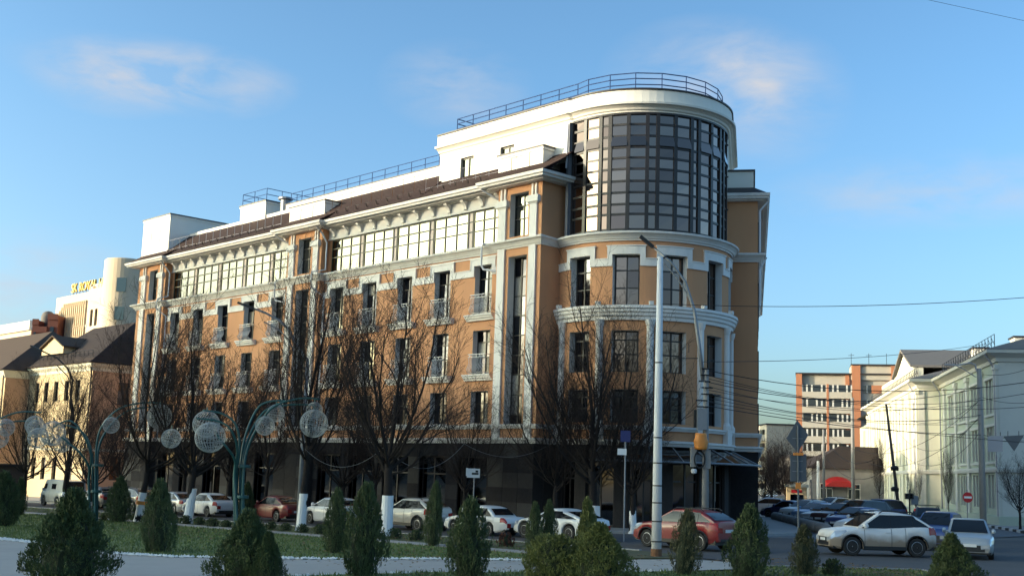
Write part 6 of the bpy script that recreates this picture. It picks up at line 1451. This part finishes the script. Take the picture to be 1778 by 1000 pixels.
for px, dep, yt, r, m, lab in ((1482, 128, 690, .22, 'concrete', 'grey concrete pole in front of the low shop'), (1421, 140, 800, .20, 'whitepole', 'sunlit pale concrete pole down the side street'), (1431, 125, 745, .15, 'concrete', 'thin concrete pole with lamp down the side street'), (1408, 120, 832, .16, 'concrete', 'short tapered concrete post near the yellow kiosk')):
    pole('utility_pole', lab, px, dep, yt, r, r*.75, M[m], group='concrete poles down the side street')
# ================================================================== signs
def post_sign(name, label, px, dep, ytop, r=.035, m='steel', cat='road sign'):
    b = colD(px, dep); zt = hgt(px, ytop, dep); root = thing(name, label, cat, tuple(b)); mb = MB(); mb.tube([(0, 0, -.1), (0, 0, zt-b.z)], r, 8); mb.build('post', M[m], root); return root, b
R_, b = post_sign('road_sign', 'back of a grey diamond sign with square plates on a post at the junction', 1386.5, 48.1, 738, .04, 'signback'); dep = 48.1
def LS(px, py, dd=0): return atD(px, py, dep+dd)-b
th = FWD*.02
mb = MB(); q = [LS(1384, 729, .07), LS(1365.5, 761, .07), LS(1385, 786, .07), LS(1403.5, 755, .07)]; mb.add([tuple(p-th) for p in q]+[tuple(p+th) for p in q], [(0, 1, 2, 3), (7, 6, 5, 4), (0, 4, 5, 1), (1, 5, 6, 2), (2, 6, 7, 3), (3, 7, 4, 0)]); mb.build('diamond_plate', M['signback'], R_)
mb = MB(); q = [LS(1372, 790, .07), LS(1372, 835, .07), LS(1400, 836, .07), LS(1400, 788, .07)]; mb.add([tuple(p-th) for p in q]+[tuple(p+th) for p in q], [(0, 1, 2, 3), (7, 6, 5, 4), (0, 4, 5, 1), (1, 5, 6, 2), (2, 6, 7, 3), (3, 7, 4, 0)]); mb.build('square_plate', M['signback'], R_)
for y in (761, 800, 818): mb = MB(); mb.obox(LS(1385, y, .03), RGT*.2, FWD*.012, (0, 0, .015)); mb.build('clamp', M['steel'], R_)
mb = MB(); mb.obox(LS(1386, 788, -.05), RGT*.2, FWD*.02, (0, 0, .05)); mb.build('orange_tape', M['orange'], R_); mb = MB(); mb.obox(LS(1386, 843, -.05), RGT*.1, FWD*.02, (0, 0, .12)); mb.build('orange_tape', M['orange'], R_)
R_, b = post_sign('no_entry_sign', 'round red no entry sign with white bar in front of the green building', 1681, 70, 850); dep = 70
def disc(root, c, r, m, nm, off):
    mb = MB(); n = 24; f = FWD*(-off); vs = [tuple(c+f+RGT*(r*cos(2*pi*i/n))+Vector((0, 0, r*sin(2*pi*i/n)))) for i in range(n)]+[tuple(c+f+FWD*.02+RGT*(r*cos(2*pi*i/n))+Vector((0, 0, r*sin(2*pi*i/n)))) for i in range(n)]
    mb.add(vs, [tuple(range(n)), tuple(range(2*n-1, n-1, -1))]+[(i, n+i, n+(i+1) % n, (i+1) % n) for i in range(n)]); return mb.build(nm, m, root)
c = LS(1680.5, 863, -.05); disc(R_, c, .295, M['red'], 'disc', 0); mb = MB(); mb.obox(c-FWD*.012, RGT*.22, FWD*.01, (0, 0, .06)); mb.build('white_bar', M['signwhite'], R_)
R_, b = post_sign('parking_sign', 'small white parking sign on a post before the dark ground floor', 820, 62, 812); dep = 62
mb = MB(); mb.obox(LS(822, 821, -.05), RGT*.33, FWD*.012, (0, 0, .23)); mb.build('plate', M['signwhite'], R_); mb = MB(); mb.obox(LS(825, 822, -.07), RGT*.17, FWD*.008, (0, 0, .05)); mb.obox(LS(828, 818, -.07), RGT*.07, FWD*.008, (0, 0, .05)); mb.build('symbol', M['black'], R_)
mb = MB(); mb.obox(LS(811, 819, -.02), RGT*.05, FWD*.1, (0, 0, .2)); mb.build('side_plate', M['signwhite'], R_)
R_, b = post_sign('blue_sign', 'grey post with a small blue sign left of the tall white pole', 1083, 53.6, 765); dep = 53.6
mb = MB(); mb.obox(LS(1086, 757, -.05), RGT*.22, FWD*.012, (0, 0, .25)); mb.build('plate', M['blue'], R_); mb = MB(); mb.obox(LS(1080, 784, -.05), RGT*.2, FWD*.012, (0, 0, .14)); mb.build('lower_plate', M['signwhite'], R_)
tl, b = post_sign('traffic_light', 'traffic light on a post in front of the green building', 1580, 95, 850, .06, 'black', 'traffic light'); dep = 95
for px in (1574.5, 1582.5): 
    mb = MB(); mb.obox(LS(px, 861, -.1), RGT*.14, FWD*.12, (0, 0, .22)); h_ = mb.build('signal_head', M['black'], tl)
    for k in (-.12, .04): mb = MB(); cc = LS(px, 861, -.24); mb.obox(cc+Vector((0, 0, k+.05)), RGT*.07, FWD*.02, (0, 0, .055)); mb.build('lens', M['dglass'], h_)
mb = MB(); mb.obox(LS(1588, 868, 0), RGT*.25, FWD*.12, (0, 0, .35)); mb.build('control_box', M['steel'], tl)
# ================================================================== overhead wires
def wire(label, a, b, sag, r=.016, cat='cable', group='overhead cables across the junction'):
    a, b = Vector(a), Vector(b); pts = []
    for i in range(17):
        t = i/16; p = a.lerp(b, t); p.z -= sag*4*t*(1-t); pts.append(p)
    mb = MB(); mb.tube(pts, r, 5); return tag(mb.build('overhead_cable', M['wire']), label, cat, group)
def W(label, p, q, sag, r=.016): return wire(label, atD(*p), atD(*q), sag, r)
W('uppermost thin cable from the white pole to the right edge', (1141, 527, 43.4), (1860, 510, 40), .25, .012)
W('cable from the lamp pole up to the roof of the green building', (1218, 628, 57.5), (1712, 597, 92), .35, .016)
LWR = [((1224, 642), (1850, 652), .9), ((1224, 650), (1850, 668), 1.2), ((1224, 656), (1850, 700), .8), ((1224, 662), (1706, 672), .9), ((1224, 669), (1706, 690), 1.0), ((1225, 676), (1706, 702), .6), ((1225, 682), (1706, 720), .8), ((1225, 690), (1706, 735), .5), ((1226, 697), (1850, 772), .3), ((1226, 704), (1706, 755), .3)]
for i, (p, q, s) in enumerate(LWR):
    W('%s cable of the bundle between the lamp pole and the right' % ('first', 'second', 'third', 'fourth', 'fifth', 'sixth', 'seventh', 'eighth', 'ninth', 'lowest')[i], (*p, 57.5), (*q, 60 if q[0] > 1800 else 72), s, .014 if i % 3 else .02)
RW = [((1706, 690), (1545, 705), 1.5), ((1706, 715), (1545, 730), 2.4), ((1706, 745), (1550, 770), 2.0), ((1706, 690), (1432, 750), 2.5), ((1706, 720), (1500, 800), 1.5), ((1552, 770), (1432, 760), 1.6), ((1555, 800), (1432, 790), 1.5), ((1708, 760), (1850, 740), .5), ((1706, 650), (1850, 600), .6), ((1706, 690), (1850, 680), .5)]
for i, (p, q, s) in enumerate(RW):
    W('%s cable sagging from the right concrete pole over the side street' % ('first', 'second', 'third', 'fourth', 'fifth', 'sixth', 'seventh', 'eighth', 'ninth', 'tenth')[i], (*p, 72), (*q, 72 if q[0] > 1706 else 100), s, .014)
W('thin cable in the top right corner of the sky', (1150, -103, 60), (2500, 187, 60), .15, .01)
# signs hung from a cable
hc = W('cable carrying the hanging signs at the right', (1706, 755, 72), (1860, 742, 66), .35, .018)
hs = thing('hanging_sign', 'grey back of a square sign hanging from a cable at the right', 'road sign', tuple(atD(1728, 790, 70)), world=True)
def hang(root, poly, dep, hooks, yc):
    q = [atD(x, y, dep) for x, y in poly]; n = len(q); t = FWD*.02; mb = MB(); mb.add([tuple(p-t) for p in q]+[tuple(p+t) for p in q], [tuple(range(n)), tuple(range(2*n-1, n-1, -1))]+[(i, n+i, n+(i+1) % n, (i+1) % n) for i in range(n)]); mb.build('plate', M['signback'] if n == 3 else M['greyrail'], root)
    for x, y in hooks: mb = MB(); mb.tube([atD(x, y, dep), atD(x, yc, dep)], .02, 5); mb.build('hook', M['black'], root)
hang(hs, [(1715, 757), (1715, 784), (1741, 784), (1741, 756)], 70, ((1719, 758), (1737, 757)), 750)
ht_ = thing('hanging_sign', 'grey back of an inverted triangle sign hanging at the right edge', 'road sign', tuple(atD(1762, 780, 68)), world=True)
hang(ht_, [(1742, 757), (1761, 783), (1778, 755)], 68, ((1750, 758), (1769, 757)), 748)
# garland cables between the street trees
for i, (p, q, s) in enumerate((((523, 772, 59), (668, 775, 55.3), 1.0), ((668, 775, 55.3), (806, 770, 60), 1.1), ((806, 770, 60), (960, 768, 63), .7))):
    w_ = wire('pale light string hanging between trees, %s from the left' % ('first', 'second', 'third')[i], atD(*p), atD(*q), s, .008, 'light string', 'light strings between the street trees'); w_.data.materials.clear(); w_.data.materials.append(M['steel'])
# concrete pipe barrier
A, B = onG(1345, 903), onG(1437, 929); nseg = 8
for i in range(nseg):
    a, b = A.lerp(B, i/nseg), A.lerp(B, (i+.94)/nseg); d = (b-a).normalized(); mb = MB(); P = [a-a+Vector((0, 0, .30)), (b-a)*.03+Vector((0, 0, .3)), (b-a)*.08+Vector((0, 0, .3)), (b-a)*.92+Vector((0, 0, .3)), (b-a)*.97+Vector((0, 0, .3)), (b-a)+Vector((0, 0, .3))]
    mb.tube(P, [.20, .29, .33, .33, .29, .2], 14); o = mb.build('barrier_segment', M['concrete'], smooth=True); o.location = (a.x, a.y, 0)
    tag(o, 'rounded concrete barrier segment, %s from the far end of the row' % ('first', 'second', 'third', 'fourth', 'fifth', 'sixth', 'seventh', 'eighth')[i], 'barrier', 'concrete barrier segments')
